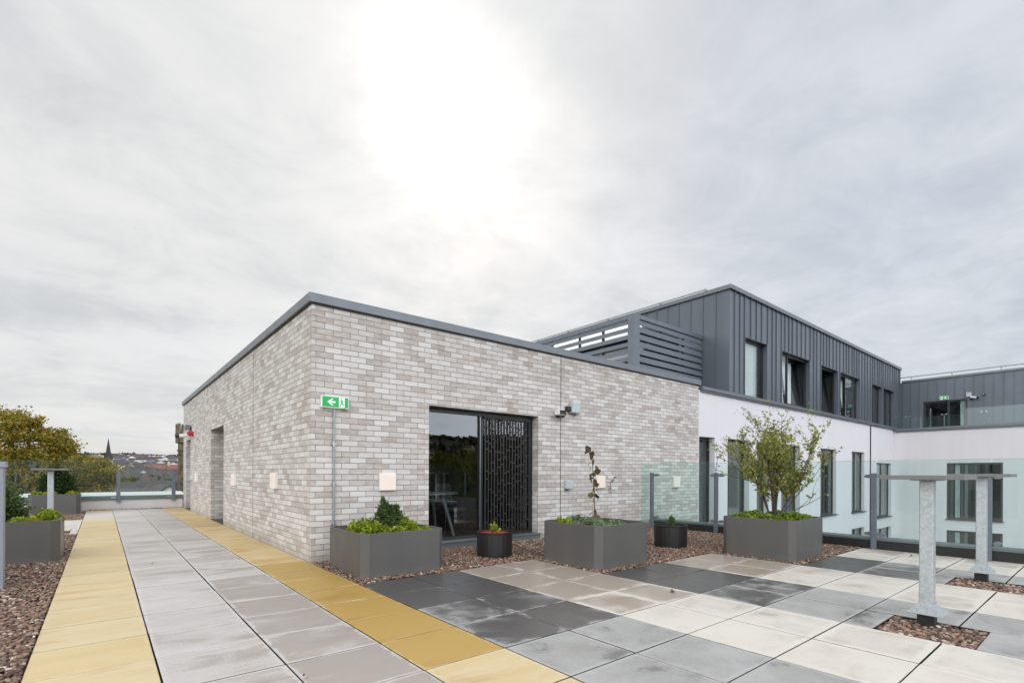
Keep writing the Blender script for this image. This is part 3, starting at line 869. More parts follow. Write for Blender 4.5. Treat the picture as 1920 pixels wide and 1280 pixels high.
# seams on the front
edges = []
xx = 10.66; seq = [0.25, 0.29, 0.26, 0.36, 0.34, 0.33, 0.38, 0.30, 0.27, 0.35]
i = 0
while xx < 26.5:
    xx += seq[i % len(seq)]; i += 1; edges.append(xx)
for xx in edges:
    inside = [w_ for w_ in UPW if w_[0] - .02 < xx < w_[1] + .02]
    if inside: mb.box(xx - .008, xx + .008, zf - .032, zf - .001, ZU1 + .01, 6.0)
    else: mb.box(xx - .008, xx + .008, zf - .032, zf - .001, 3.28, 6.0)
yy = 0.0
while yy < 12.2:
    yy += 0.37; mb.box(10.66 - .022, 10.659, yy - .007, yy + .007, 3.3, 6.0)
# wing face
holed_wall(mb, 'x', 26.6, -16, zf, 3.1, 5.40, [(-2.35, -0.86, 3.2, 4.43)], 0.15)
yy = -0.12
while yy > -16:
    if -2.36 < yy < -0.84: mb.box(26.6 - .028, 26.599, yy - .008, yy + .008, 4.45, 5.4)
    else: mb.box(26.6 - .028, 26.599, yy - .008, yy + .008, 3.1, 5.4)
    yy -= 0.305
mb.build('zinc_cladding', 'zinc', wb)
mb = MB()
mb.box(10.7, 26.6, .05, 12.4, 5.9, 5.98); mb.box(26.7, 38, -15.9, 12.4, 5.25, 5.35)
mb.build('roof', 'membrane', wb)
mb = MB(); mb.box(WX + .02, 26.62, -15.9, -.01, 3.02, 3.09); mb.build('balcony_floor', 'concrete', wb)
mb = MB()
mb.prism([(10.60, -.07), (26.66, -.07), (26.66, .25), (10.95, .25), (10.95, 12.5), (10.60, 12.5)], 6.0, 6.115)
mb.build('coping', 'coping_metal', wb, bevel=.006)
mb = MB(); mb.box(26.54, 26.95, -16, -.075, 5.40, 5.49); mb.build('coping', 'coping_metal', wb, bevel=.006)
mb = MB(); mb.box(LX + .06, WX - .02, -.085, -.005, 3.205, 3.285); mb.box(LX + .06, WX - .1, -.055, -.003, 3.165, 3.205); mb.build('ledge', 'coping_metal', wb, bevel=.004)
mb = MB(); mb.box(WX - .085, WX + .1, -16, -.005, 3.105, 3.21); mb.box(WX - .05, WX - .002, -16, -.09, 3.05, 3.105); mb.build('ledge', 'coping_metal', wb, bevel=.004)
mb = MB(); mb.box(22.27, 22.33, -.03, -.002, -13, 3.16); mb.build('movement_joint', 'frame_dark', wb)
# rooms behind
def room(kind, val, a, b, c_, d_, dep=1.6, st=0.2):
    mb = MB()
    def P(u_, q_, z_): return (u_, val + q_, z_) if kind == 'y' else (val + q_, u_, z_)
    e = 0.001; a -= e; b += e; c_ -= e; d_ += e
    s0, s1 = st + .002, st + dep
    mb.quad(P(a, s1, c_), P(b, s1, c_), P(b, s1, d_), P(a, s1, d_))
    mb.quad(P(a, s0, c_), P(a, s1, c_), P(a, s1, d_), P(a, s0, d_)); mb.quad(P(b, s0, c_), P(b, s0, d_), P(b, s1, d_), P(b, s1, c_))
    mb.quad(P(a, s0, c_), P(b, s0, c_), P(b, s1, c_), P(a, s1, c_)); mb.quad(P(a, s0, d_), P(a, s1, d_), P(b, s1, d_), P(b, s0, d_))
    mb.build('interior_room', 'interior', wb)
for a, b in UPW: room('y', zf, a, b, ZU0, ZU1)
for a, b, c_, d_ in LOW: room('y', 0, a, b, c_, d_)
for a, b, c_, d_ in CW: room('x', WX, a, b, c_, d_, st=.16)
room('x', 26.6, -2.35, -.86, 3.2, 4.43, st=.15)

def window(kind, val, a, b, c_, d_, dep, mullions=(), fm='frame_dark', fw=0.055, sill=None, blind=None, tilt=None, glass='window_glass'):
    def bx(m_, u0, u1, q0, q1, z0, z1):
        if kind == 'y': m_.box(u0, u1, val + q0, val + q1, z0, z1)
        else: m_.box(val + q0, val + q1, u0, u1, z0, z1)
    m_ = MB(); e = 0.002
    a_, b_, c2, d2 = a + e, b - e, c_ + e, d_ - e
    bx(m_, a_, b_, dep - .06, dep, d2 - fw, d2); bx(m_, a_, b_, dep - .06, dep, c2, c2 + fw)
    bx(m_, a_, a_ + fw, dep - .06, dep, c2 + fw, d2 - fw); bx(m_, b_ - fw, b_, dep - .06, dep, c2 + fw, d2 - fw)
    for mu in mullions: bx(m_, mu - fw / 2, mu + fw / 2, dep - .06, dep, c2 + fw, d2 - fw)
    wn = m_.build('window', fm, wb)
    cuts = [a_ + fw] + sum([[mu - fw / 2, mu + fw / 2] for mu in mullions], []) + [b_ - fw]
    for k in range(0, len(cuts), 2):
        if tilt is not None and k // 2 == tilt:
            # sash tipped open inwards
            u0, u1 = cuts[k], cuts[k + 1]; z0, z1 = c2 + fw, d2 - fw; lean = 0.17
            m2 = MB()
            def P(u_, s_, off): return (u_, val + dep + off + lean * s_, z0 + (z1 - z0) * s_)
            for (ua, ub, sa, sb) in ((u0, u1, 0, .035), (u0, u1, .965, 1), (u0, u0 + .05, .035, .965), (u1 - .05, u1, .035, .965)):
                A = [P(ua, sa, 0), P(ub, sa, 0), P(ub, sb, 0), P(ua, sb, 0)]; B_ = [P(ua, sa, .05), P(ub, sa, .05), P(ub, sb, .05), P(ua, sb, .05)]
                m2._add(A + B_, [(0, 1, 2, 3), (7, 6, 5, 4), (0, 4, 5, 1), (1, 5, 6, 2), (2, 6, 7, 3), (3, 7, 4, 0)])
            m2.build('open_sash', fm, wn)
            m2 = MB(); A = [P(u0 + .05, .035, .02), P(u1 - .05, .035, .02), P(u1 - .05, .965, .02), P(u0 + .05, .965, .02)]
            m2.quad(*A); m2.build('pane', glass, wn)
        else:
            m2 = MB(); bx(m2, cuts[k], cuts[k + 1], dep - .035, dep - .028, c2 + fw, d2 - fw); m2.build('pane', glass, wn)
    if blind:
        for (u0, u1, mm) in blind:
            m2 = MB(); bx(m2, u0, u1, dep + (.21 if tilt is not None else .03), dep + (.22 if tilt is not None else .04), c_ + .02, d_ - .02); m2.build('blind', mm, wn)
    if sill is not None:
        m2 = MB()
        if kind == 'y': m2.box(a - .03, b + .03, val - .07, val + dep - .06, c_ - .03, c_ + .002)
        else: m2.box(val - .07, val + dep - .06, a - .03, b + .03, c_ - .03, c_ + .002)
        m2.build('sill', sill, wn)
    return wn
window('y', zf, *UPW[0], ZU0, ZU1, .18, blind=[(11.54, 12.45, 'white_blind'), (12.45, 12.6, 'blind')])
window('y', zf, *UPW[1], ZU0, ZU1, .18, mullions=(14.55,), tilt=1, blind=[(13.95, 14.1, 'blind'), (14.65, 15.5, 'white_blind')])
window('y', zf, *UPW[2], ZU0, ZU1, .18, mullions=(17.35,), tilt=1, blind=[(17.45, 17.9, 'blind')])
window('y', zf, *UPW[3], ZU0, ZU1, .18, mullions=(19.75,), tilt=0, blind=[(18.9, 19.3, 'blind'), (20.1, 20.3, 'blind'), (20.5, 20.7, 'blind')])
window('y', zf, *UPW[4], ZU0, ZU1, .18, mullions=(23.1,), blind=[(22.6, 22.9, 'blind')])
window('y', zf, *UPW[5], ZU0, ZU1, .18, mullions=(24.9,), blind=[(24.2, 24.6, 'blind')])
L_ = LOW
window('y', 0, *L_[0], .20, mullions=(), blind=[(9.3, 9.45, 'blind')])
window('y', 0, *L_[1], .20, blind=[(11.1, 11.7, 'curtain_brown')])
window('y', 0, *L_[2], .20, fm='frame_brown', blind=[(12.3, 12.9, 'curtain_brown')])
window('y', 0, *L_[3], .20, mullions=(14.55,), fm='frame_brown', blind=[(13.9, 14.5, 'curtain_brown')])
window('y', 0, *L_[4], .16, mullions=(17.6,), fm='frame_brown', sill='frame_brown', blind=[(17.4, 17.9, 'blind')])
window('y', 0, *L_[5], .16, mullions=(20.8,), fm='frame_brown', sill='frame_brown', blind=[(20.5, 20.75, 'blind'), (21.0, 21.2, 'blind')])
window('y', 0, *L_[6], .16, mullions=(24.2,), fm='frame_brown', sill='frame_brown', blind=[(23.9, 24.3, 'blind')])
window('y', 0, *L_[7], .16, fm='frame_brown', blind=[(17.4, 17.7, 'blind')])
window('y', 0, *L_[8], .16, mullions=(20.8,), fm='frame_brown', blind=[(20.4, 20.6, 'blind')])
window('y', 0, *L_[9], .16, mullions=(24.2,), fm='frame_brown', blind=[(23.9, 24.3, 'blind')])
for q in CW[:2]: window('x', WX, *q, .13, mullions=(-2.75,), fm='frame_brown', fw=.07, sill='frame_brown', blind=[(-2.5, -2.4, 'curtain_brown'), (-2.25, -2.1, 'blind')])
for q in CW[2:]: window('x', WX, *q, .13, mullions=(-6.4,), fm='frame_brown', fw=.07, sill='frame_brown')
window('x', 26.6, -2.35, -.86, 3.2, 4.43, .12, mullions=(-1.72,), fw=.06, blind=[(-2.3, -2.1, 'blind')])
# wing balcony glass
for (ga, gb_, gz) in ((-15.8, -2.42, 3.92), (-2.38, -.03, 3.70)):
    gb = MB(); gb.quad((WX + .05, ga, 3.212), (WX + .05, ga, gz), (WX + .05, gb_, gz), (WX + .05, gb_, 3.212)); gb.build('balcony_glass', 'screen_glass', wb)
for yy in (-.52, -1.75, -2.99, -4.3, -5.6):
    mb = MB(); mb.box(WX + .075, WX + .115, yy - .02, yy + .02, 3.1, 3.73); q = mb.build('balcony_post', 'post_grey', wb)
    for s in (-1, 1):
        mb = MB(); mb.prism([(yy + s * .07 + .03 * math.cos(a), 3.74 + .02 * math.sin(a)) for a in np.linspace(0, 2 * math.pi, 13)[:-1]], WX + .03, WX + .085, 'x')
        mb.build('clamp', 'steel', q)
mb = MB(); mb.box(26.3, 26.4, -4.05, -3.7, 3.10, 3.22); mb.build('vent_grille', 'white_plastic', wb)

# safety rails on the two roofs
def rail(name, label, pts, posts, r_=0.02, drop=.12, bz=None):
    o_ = thing(name, label, 'railing', pts[0])
    mb = MB(pts[0]); mb.tube(pts, r_, 8); mb.build('rail', 'pipe_green', o_)
    for p in posts:
        mb = MB(pts[0]); mb.tube([(p[0], p[1], bz), p], r_ * .8, 8); mb.lathe((p[0], p[1], p[2] - .03), [(r_ * 1.6, 0), (r_ * 1.9, .03), (r_ * 1.6, .06)], 10); mb.build('post', 'pipe_green', o_)
    return o_
py_ = [0.86, 2.33, 4.36, 6.2, 7.8, 9.6]
rail('safety_rail', 'low tubular rail running along the roof edge above the slatted screen', [(11.0, .72, 6.20), (11.0, .86, 6.31), (11.0, 9.8, 6.31)], [(11.0, q, 6.31) for q in py_], bz=5.98)
rail('safety_rail', 'grey tubular rail on the roof of the far wing above the balcony door', [(27.0, .3, 5.70), (27.0, -15, 5.70)], [(27.0, q, 5.70) for q in (-.35, -1.78, -3.35, -5.1, -6.9)], r_=.022, bz=5.3)

# slatted screen round the roof plant
ls = thing('louvre_screen', 'dark grey slatted metal screen standing on the brick roof', 'screen', (7.6, .72, 3.4))
O = ls.location
mb = MB(O); mb.box(7.60, 7.80, .72, .92, 3.05, 4.935); mb.build('corner_post', 'post_grey', ls, bevel=.004)
mb = MB(O); mb.box(7.802, 10.63, .74, .80, 4.83, 4.93); mb.box(7.62, 7.68, .922, 6.6, 4.83, 4.93); mb.build('top_rail', 'post_grey', ls)
mb = MB(O)
z_ = 4.69
while z_ > 3.35:
    # blades: slightly pitched strips
    mb._add([(7.802, .745, z_), (10.63, .745, z_), (10.63, .775, z_ + .14), (7.802, .775, z_ + .14), (7.802, .765, z_), (10.63, .765, z_), (10.63, .795, z_ + .14), (7.802, .795, z_ + .14)],
            [(0, 1, 2, 3), (7, 6, 5, 4), (0, 4, 5, 1), (3, 2, 6, 7), (0, 3, 7, 4), (1, 5, 6, 2)])
    mb._add([(7.625, .922, z_ + .015), (7.625, 6.6, z_ + .015), (7.655, 6.6, z_ + .122), (7.655, .922, z_ + .122), (7.645, .922, z_ + .015), (7.645, 6.6, z_ + .015), (7.675, 6.6, z_ + .122), (7.675, .922, z_ + .122)],
            [(3, 2, 1, 0), (4, 5, 6, 7), (1, 5, 4, 0), (7, 6, 2, 3), (4, 7, 3, 0), (2, 6, 5, 1)])
    z_ -= .175
mb.build('slats', 'post_grey', ls)
for yy in (1.75, 2.55, 3.6, 4.8, 6.5):
    mb = MB(O); mb.box(7.70, 7.75, yy, yy + .05, 3.05, 4.83); mb.build('post', 'frame_dark', ls)
for xx in (8.8, 9.8):
    mb = MB(O); mb.box(xx, xx + .05, .82, .87, 3.05, 4.83); mb.build('post', 'frame_dark', ls)
ac = thing('air_handling_unit', 'rooftop machine with added white panels sloped to catch the sky, half hidden behind the slatted screen', 'air conditioner', (9.0, 3.0, 3.24))
mb = MB(ac.location); mb.box(8.55, 9.9, 1.0, 4.6, 3.3, 4.80); mb.build('casing', 'frame_dark', ac, bevel=.02)
for (xa, za, xb_, zb_) in ((8.0, 4.56, 8.52, 5.05), (7.98, 3.98, 8.5, 4.42)):  # white panels added, sloped to catch sky light behind the slats
    mb = MB(ac.location)
    A = [(xa, .97, za), (xa, 4.3, za), (xb_, 4.3, zb_), (xb_, .97, zb_)]
    B_ = [(p[0] + .03, p[1], p[2] - .03) for p in A]
    mb._add(A + B_, [(3, 2, 1, 0), (4, 5, 6, 7), (0, 1, 5, 4), (1, 2, 6, 5), (2, 3, 7, 6), (3, 0, 4, 7)]); mb.build('sky_catch_panel', 'plant_unit', ac)
rod = MB((1.49, 2.0, 3.04)); rod.tube([(1.49, 2.0, 3.04), (1.49, 2.0, 3.5), (1.50, 2.0, 4.29)], [.012, .008, .004], 6)
tag(rod.build('lightning_rod', 'steel'), 'thin metal rod standing up from the brick building roof', 'rod')

# ------------------------------------------------------------------ wall lights
def wall_light(face, u_, zc, label):
    g_ = 'square lit lamps on the brick walls'
    s_, dp = .122, .062
    loc = (u_, 0, zc) if face == 'y' else (0, u_, zc)
    o_ = thing('wall_light', label, 'wall light', loc, g_)
    mb = MB()
    mb.box(-s_, s_, -dp * .55, -.001, -s_, s_); body = mb.build('housing', 'white_plastic', o_, bevel=.006)
    mb = MB(); mb.box(-s_ + .004, s_ - .004, -dp, -dp * .55 - .001, -s_ + .004, s_ - .004); mb.build('diffuser', 'lamp_face', o_, bevel=.010)
    if face == 'x': o_.rotation_euler = (0, 0, -math.pi / 2)
    return o_
wall_light('y', 1.028, 1.022, 'square lit wall lamp above the planter with the dark conifer')
wall_light('y', 5.53, .985, 'square lit wall lamp beside the tall twining plant')
wall_light('y', 8.18, .963, 'square lit wall lamp seen through the green glass barrier')
wall_light('x', 1.655, 1.022, 'square lit lamp on the side wall, nearest the building corner')
wall_light('x', 4.655, 1.005, 'square lit lamp on the side wall just before the deep doorway')
wall_light('x', 9.72, 1.005, 'square lit lamp on the side wall beyond the deep doorway')

# ------------------------------------------------------------------ exit signs
def exit_shapes(o_, x0, x1, z0, z1, y_, mirror=False, plane='y', X=0):
    W_, H_ = x1 - x0, z1 - z0
    def P(u_, v_): return (x0 + (1 - u_ if mirror else u_) * W_, z0 + v_ * H_)
    def flat(name, polys, m_, th):
        mb = MB(o_.location)
        for poly in polys:
            q = [P(*p) for p in poly]
            if plane == 'y': mb.prism(q, y_ - th, y_ - .0005, 'y')
            else: mb.prism(q, X - th, X - .0005, 'x')
        return mb.build(name, m_, o_)
    flat('green_face', [[(.03, .07), (.97, .07), (.97, .93), (.03, .93)]], 'exit_green', .003)
    arrow = [(.20, .50), (.375, .82), (.43, .76), (.335, .575), (.50, .575), (.50, .425), (.335, .425), (.43, .24), (.375, .18)]
    # arrow split in convex pieces
    flat('arrow', [[(.20, .50), (.285, .50), (.43, .79), (.365, .79)], [(.20, .50), (.365, .21), (.43, .21), (.285, .50)], [(.27, .57), (.27, .43), (.50, .43), (.50, .57)]], 'exit_white', .0045)
    flat('door_symbol', [[(.625, .10), (.84, .10), (.84, .90), (.625, .90)]], 'exit_white', .0042)
    ell = [(.715 + .028 * math.cos(a), .78 + .075 * math.sin(a)) for a in np.linspace(0, 2 * math.pi, 11)[:-1]]
    flat('running_figure', [ell,
        [(.695, .68), (.755, .66), (.775, .44), (.715, .42)],
        [(.645, .55), (.665, .62), (.72, .66), (.725, .60)], [(.645, .55), (.66, .54), (.672, .62), (.66, .63)],
        [(.745, .66), (.80, .56), (.825, .57), (.76, .69)],
        [(.715, .46), (.755, .42), (.70, .28), (.67, .32)], [(.67, .32), (.70, .28), (.675, .12), (.65, .14)],
        [(.735, .42), (.775, .46), (.805, .33), (.775, .29)], [(.775, .29), (.805, .33), (.835, .30), (.835, .25)]], 'exit_green', .0058)
es = thing('exit_sign', 'green and white emergency exit sign with left arrow on the near brick corner', 'exit sign', (.286, 0, 2.06))
mb = MB(es.location); mb.box(.108, .464, -.052, -.001, 1.985, 2.138); mb.build('casing', 'sign_white', es, bevel=.004)
exit_shapes(es, .108, .464, 1.985, 2.138, -.052)
cd = thing('conduit_pipe', 'thin grey-green conduit running down the brick below the exit sign', 'pipe', (.281, -.03, .46))
mb = MB(cd.location); mb.tube([(.281, -.022, .46), (.281, -.022, 1.985)], .0125, 10); mb.build('tube', 'pipe_green', cd)
for zz_ in (.47, 1.0, 1.52):
    mb = MB(cd.location); mb.box(.252, .310, -.036, -.001, zz_ - .010, zz_ + .010); mb.lathe((.281, -.022, zz_ - .03), [(.016, 0), (.016, .06)], 10); mb.build('bracket', 'steel', cd)
e2 = thing('exit_sign', 'small green exit sign above the balcony door of the far wing', 'exit sign', (26.57, -1.59, 4.54))
mb = MB(e2.location); mb.box(26.53, 26.57, -1.745, -1.43, 4.46, 4.62); mb.build('casing', 'sign_white', e2)
exit_shapes(e2, -1.745, -1.43, 4.46, 4.62, 0, False, 'x', 26.53)

# ------------------------------------------------------------------ cameras, boxes, beacon
jb = thing('junction_box', 'pale green-grey square junction box high on the brick beside the camera', 'junction box', (4.765, 0, 2.36))
mb = MB(jb.location); mb.box(4.655, 4.875, -.11, -.001, 2.27, 2.46); mb.build('casing', 'box_plastic', jb, bevel=.02, segs=3)
mb = MB(jb.location); mb.box(4.56, 4.654, -.075, -.001, 2.30, 2.385); mb.build('gland', 'black_plastic', jb, bevel=.01)
mb = MB(jb.location); mb.tube([(4.73, -.03, 2.27), (4.75, -.035, 2.235), (4.79, -.03, 2.225), (4.82, -.03, 2.27)], .004, 6); mb.build('cable', 'black_plastic', jb)
cc_ = thing('security_camera', 'small black and white security camera high on the brick beside the glazed door', 'camera', (4.38, 0, 2.23))
mb = MB(cc_.location); mb.tube([(4.385, -.001, 2.24), (4.385, -.13, 2.235)], .072, 20); mb.build('mount', 'black_plastic', cc_)
mb = MB(cc_.location); mb.tube([(4.385, -.13, 2.235), (4.30, -.17, 2.235)], .035, 12); mb.build('arm', 'black_plastic', cc_)
mb = MB(cc_.location); mb.box(4.165, 4.31, -.25, -.13, 2.185, 2.29); hs = mb.build('housing', 'white_plastic', cc_, bevel=.014)
mb = MB(cc_.location); mb.box(4.178, 4.297, -.256, -.251, 2.197, 2.272); mb.build('lens', 'black_plastic', cc_, bevel=.002)
j2 = thing('junction_box', 'small pale junction box low on the brick behind the planter with the twining plant', 'junction box', (4.62, 0, .94))
mb = MB(j2.location); mb.box(4.545, 4.715, -.085, -.001, .865, 1.02); mb.build('casing', 'box_plastic', j2, bevel=.012)
mb = MB(j2.location); mb.tube([(4.57, -.04, .865), (4.57, -.04, .835)], .018, 8); mb.build('gland', 'black_plastic', j2)

sb = thing('alarm_beacon', 'red alarm beacon at the far end of the side wall above the last doorway', 'alarm', (0, 10.55, 2.27))
mb = MB(sb.location); mb.tube([(-.001, 10.55, 2.26), (-.12, 10.55, 2.26)], [.075, .075], 18); mb.build('housing', 'red_plastic', sb)
mb = MB(sb.location); mb.tube([(-.12, 10.55, 2.26), (-.155, 10.55, 2.26)], [.055, .04], 16); mb.build('sounder', 'red_plastic', sb)
c2 = thing('security_camera', 'white bullet camera beside the red beacon at the far end of the side wall', 'camera', (0, 11.0, 2.25))
mb = MB(c2.location); mb.box(-.06, -.001, 10.93, 11.07, 2.18, 2.30); mb.build('mount', 'box_plastic', c2, bevel=.01)
mb = MB(c2.location); mb.tube([(-.06, 11.0, 2.24), (-.30, 11.02, 2.21)], .055, 12); mb.build('housing', 'white_plastic', c2)
mb = MB(c2.location); mb.tube([(-.30, 11.02, 2.21), (-.40, 11.03, 2.20)], .060, 12); mb.build('hood', 'black_plastic', c2)
j3 = thing('floodlight', 'small grey floodlight high on the side wall above the white bullet camera', 'light', (0, 11.05, 2.42))
mb = MB(j3.location); mb.box(-.03, -.001, 10.98, 11.12, 2.38, 2.48); mb.build('bracket', 'frame_dark', j3)
mb = MB(j3.location); mb.box(-.16, -.035, 10.90, 11.2, 2.40, 2.54); mb.build('housing', 'coping_metal', j3, bevel=.01)
j4 = thing('keypad', 'small pale door control beside the last doorway of the side wall', 'door control', (0, 10.95, .98))
mb = MB(j4.location); mb.box(-.05, -.001, 10.88, 11.04, .90, 1.06); mb.build('casing', 'box_plastic', j4, bevel=.01)
mb = MB(j4.location); mb.box(-.045, -.001, 10.62, 10.74, .93, 1.03); mb.build('call_button', 'white_plastic', j4, bevel=.01)

c3 = thing('security_camera', 'white bullet camera on the metal wall of the far wing beside its balcony door', 'camera', (26.6, -2.5, 4.45))
mb = MB(c3.location); mb.tube([(26.58, -2.45, 4.40), (26.45, -2.5, 4.40)], .04, 10); mb.build('mount', 'black_plastic', c3)
mb = MB(c3.location); mb.tube([(26.45, -2.48, 4.46), (26.38, -2.68, 4.41)], .05, 12); mb.build('housing', 'white_plastic', c3)
mb = MB(c3.location); mb.tube([(26.38, -2.68, 4.41), (26.37, -2.72, 4.40)], .052, 12); mb.build('hood', 'black_plastic', c3)
j5 = MB((26.6, -2.4, 4.58)); j5.box(26.50, 26.569, -2.49, -2.32, 4.49, 4.68)
tag(j5.build('junction_box', 'cabinet_light', bevel=.01), 'pale box on the metal wall of the far wing above the camera', 'junction box')
al = MB((26.6, -2.87, 4.55)); al.tube([(26.569, -2.87, 4.55), (26.50, -2.87, 4.55)], .055, 16); al.m(1).tube([(26.50, -2.87, 4.55), (26.49, -2.87, 4.55)], .022, 12)
tag(al.build('wall_sounder', ['black_plastic', 'white_plastic']), 'round black sounder on the metal wall of the far wing right of the camera', 'sounder')

# ------------------------------------------------------------------ planters
def planter(name_label, key, soil='soil'):
    x0, x1, y0, y1, zt = PLANTERS[key]
    c_ = ((x0 + x1) / 2, (y0 + y1) / 2, 0)
    o_ = thing('planter', name_label, 'planter', c_, 'square grey metal planters')
    ch_, th = .085, .022
    def oct_(i): 
        a, b, c2_, d2_ = x0 + i, x1 - i, y0 + i, y1 - i; k = ch_ - i * .4
        return [(a + k, c2_), (b - k, c2_), (b, c2_ + k), (b, d2_ - k), (b - k, d2_), (a + k, d2_), (a, d2_ - k), (a, c2_ + k)]
    mb = MB(c_); n = 8
    A, B_ = oct_(0), oct_(th)
    rings = [[(p[0], p[1], -.05) for p in A], [(p[0], p[1], zt - .004) for p in A], [(p[0] * .0 + q[0], q[1], zt) for p, q in zip(A, oct_(.004))], [(p[0], p[1], zt) for p in oct_(th - .004)], [(p[0], p[1], zt - .004) for p in B_], [(p[0], p[1], zt - .16) for p in B_]]
    vs_ = [p for r_ in rings for p in r_]; fs_ = []
    for i in range(len(rings) - 1):
        for k in range(n): fs_.append((i * n + k, i * n + (k + 1) % n, (i + 1) * n + (k + 1) % n, (i + 1) * n + k))
    mb._add(vs_, fs_)
    mb.build('shell', 'planter_grey', o_)
    # folded corner seams
    mb = MB(c_)
    for p in A: mb.box(p[0] - .003, p[0] + .003, p[1] - .003, p[1] + .003, -.02, zt - .006)
    mb.build('corner_seams', 'planter_grey', o_)
    mb = MB(c_); N = 12
    hs_ = rng.uniform(-.02, .02, (N + 1, N + 1)); vs_ = []; fs_ = []
    for i in range(N + 1):
        for j in range(N + 1):
            vs_.append((x0 + .03 + (x1 - x0 - .06) * i / N, y0 + .03 + (y1 - y0 - .06) * j / N, zt - .075 + hs_[i, j]))
    for i in range(N):
        for j in range(N): fs_.append((i * (N + 1) + j, (i + 1) * (N + 1) + j, (i + 1) * (N + 1) + j + 1, i * (N + 1) + j + 1))
    # keep the soil inside the chamfers
    mx_, my_ = (x0 + x1) / 2, (y0 + y1) / 2
    for q_, (a, b, c2_) in enumerate(vs_):
        ex, ey = (x1 - x0) / 2 - abs(a - mx_), (y1 - y0) / 2 - abs(b - my_)
        if ex + ey < .125:
            k_ = (.125 - ex - ey) / 2
            vs_[q_] = (a - math.copysign(k_, a - mx_), b - math.copysign(k_, b - my_), c2_)
    mb._add(vs_, fs_, True); mb.build('soil', soil, o_)
    return o_
planter('grey square planter by the building corner, planted with lime leaves and a dark conifer', 'P1')
planter('grey square planter right of the glazed door, planted with a tall twining plant', 'P2')
planter('grey square planter at the glass barrier holding the leafy small tree', 'P3')
planter('grey square planter at the left edge beside the metal cabinet', 'L1')
planter('grey square planter in the far left corner against the white parapet', 'L2')

def pot(label, cx_, cy_, r_, zt, soil_m, rim=.42):
    o_ = thing('pot', label, 'plant pot', (cx_, cy_, 0), 'round black ribbed pots')
    mb = MB(o_.location)
    n = 96; vs_ = []; fs_ = []
    prof = [(r_ * .97, -.04), (r_ * .985, .05), (r_, zt * .5), (r_ * 1.01, zt - .03), (r_ * 1.03, zt - .012), (r_ * 1.03, zt), (r_ * .95, zt), (r_ * .93, zt - .05), (r_ * .92, zt - .14)]
    for pi_, (rr, zz_) in enumerate(prof):
        for k in range(n):
            an = 2 * math.pi * k / n
            q = rr + (.002 if (k % 4 < 2 and pi_ < 4) else 0)
            vs_.append((cx_ + q * math.cos(an), cy_ + q * math.sin(an), zz_))
    for i in range(len(prof) - 1):
        for k in range(n): fs_.append((i * n + k, i * n + (k + 1) % n, (i + 1) * n + (k + 1) % n, (i + 1) * n + k))
    mb._add(vs_, fs_, False); mb.build('shell', 'black_plastic', o_)
    mb = MB(o_.location); mb.lathe((cx_, cy_, zt - .032), [(0.0, .022), (r_ * .4, .018), (r_ * .94, .006)], 30); mb.build('soil', soil_m, o_)
    return o_
pot('round black ribbed pot with red mulch in front of the glazed door', 2.17, -1.00, .245, .345, 'red_soil')
pot('round black ribbed pot with a tiny conifer between two grey planters', 4.93, -1.99, .25, .345, 'soil')
pot('round black pot half hidden behind the left planter', -3.32, 5.05, .27, .36, 'soil')

# ------------------------------------------------------------------ foliage builders
def leaves_mesh(P, Nn, S, shape='leaf'):
    """P centres, Nn growth directions, S sizes -> folded diamond leaves (two quads -> 2 tris each side)"""
    n = len(P)
    d_ = Nn / (np.linalg.norm(Nn, axis=1, keepdims=True) + 1e-9)
    r_ = rng.normal(size=(n, 3)); s_ = np.cross(d_, r_); s_ /= (np.linalg.norm(s_, axis=1, keepdims=True) + 1e-9)
    nn = np.cross(d_, s_)
    L = S[:, None]; W_ = L * rng.uniform(.28, .42, (n, 1)) if shape == 'leaf' else L * .12
    if shape == 'round': W_ = L * rng.uniform(.42, .55, (n, 1))
    a = P; b = P + d_ * L; m1 = P + d_ * L * .45
    c1 = m1 + s_ * W_ + nn * L * .10; c2_ = m1 - s_ * W_ + nn * L * .10
    if shape == 'round':
        e1 = P + d_ * L * .78 + s_ * W_ * .75 + nn * L * .05; e2_ = P + d_ * L * .78 - s_ * W_ * .75 + nn * L * .05
        V = np.stack([a, c1, e1, b, e2_, c2_], 1).reshape(-1, 3)
        base = (np.arange(n) * 6)[:, None]
        Fq = np.concatenate([base + np.array([[0, 1, 2, 3]]), base + np.array([[0, 3, 4, 5]])])
        return V, Fq
    V = np.stack([a, c1, b, c2_], 1).reshape(-1, 3)
    base = (np.arange(n) * 4)[:, None]
    Fq = np.concatenate([base + np.array([[0, 1, 2]]), base + np.array([[0, 2, 3]])])
    return V, Fq
def unit(n):
    v = rng.normal(size=(n, 3)); return v / np.linalg.norm(v, axis=1, keepdims=True)

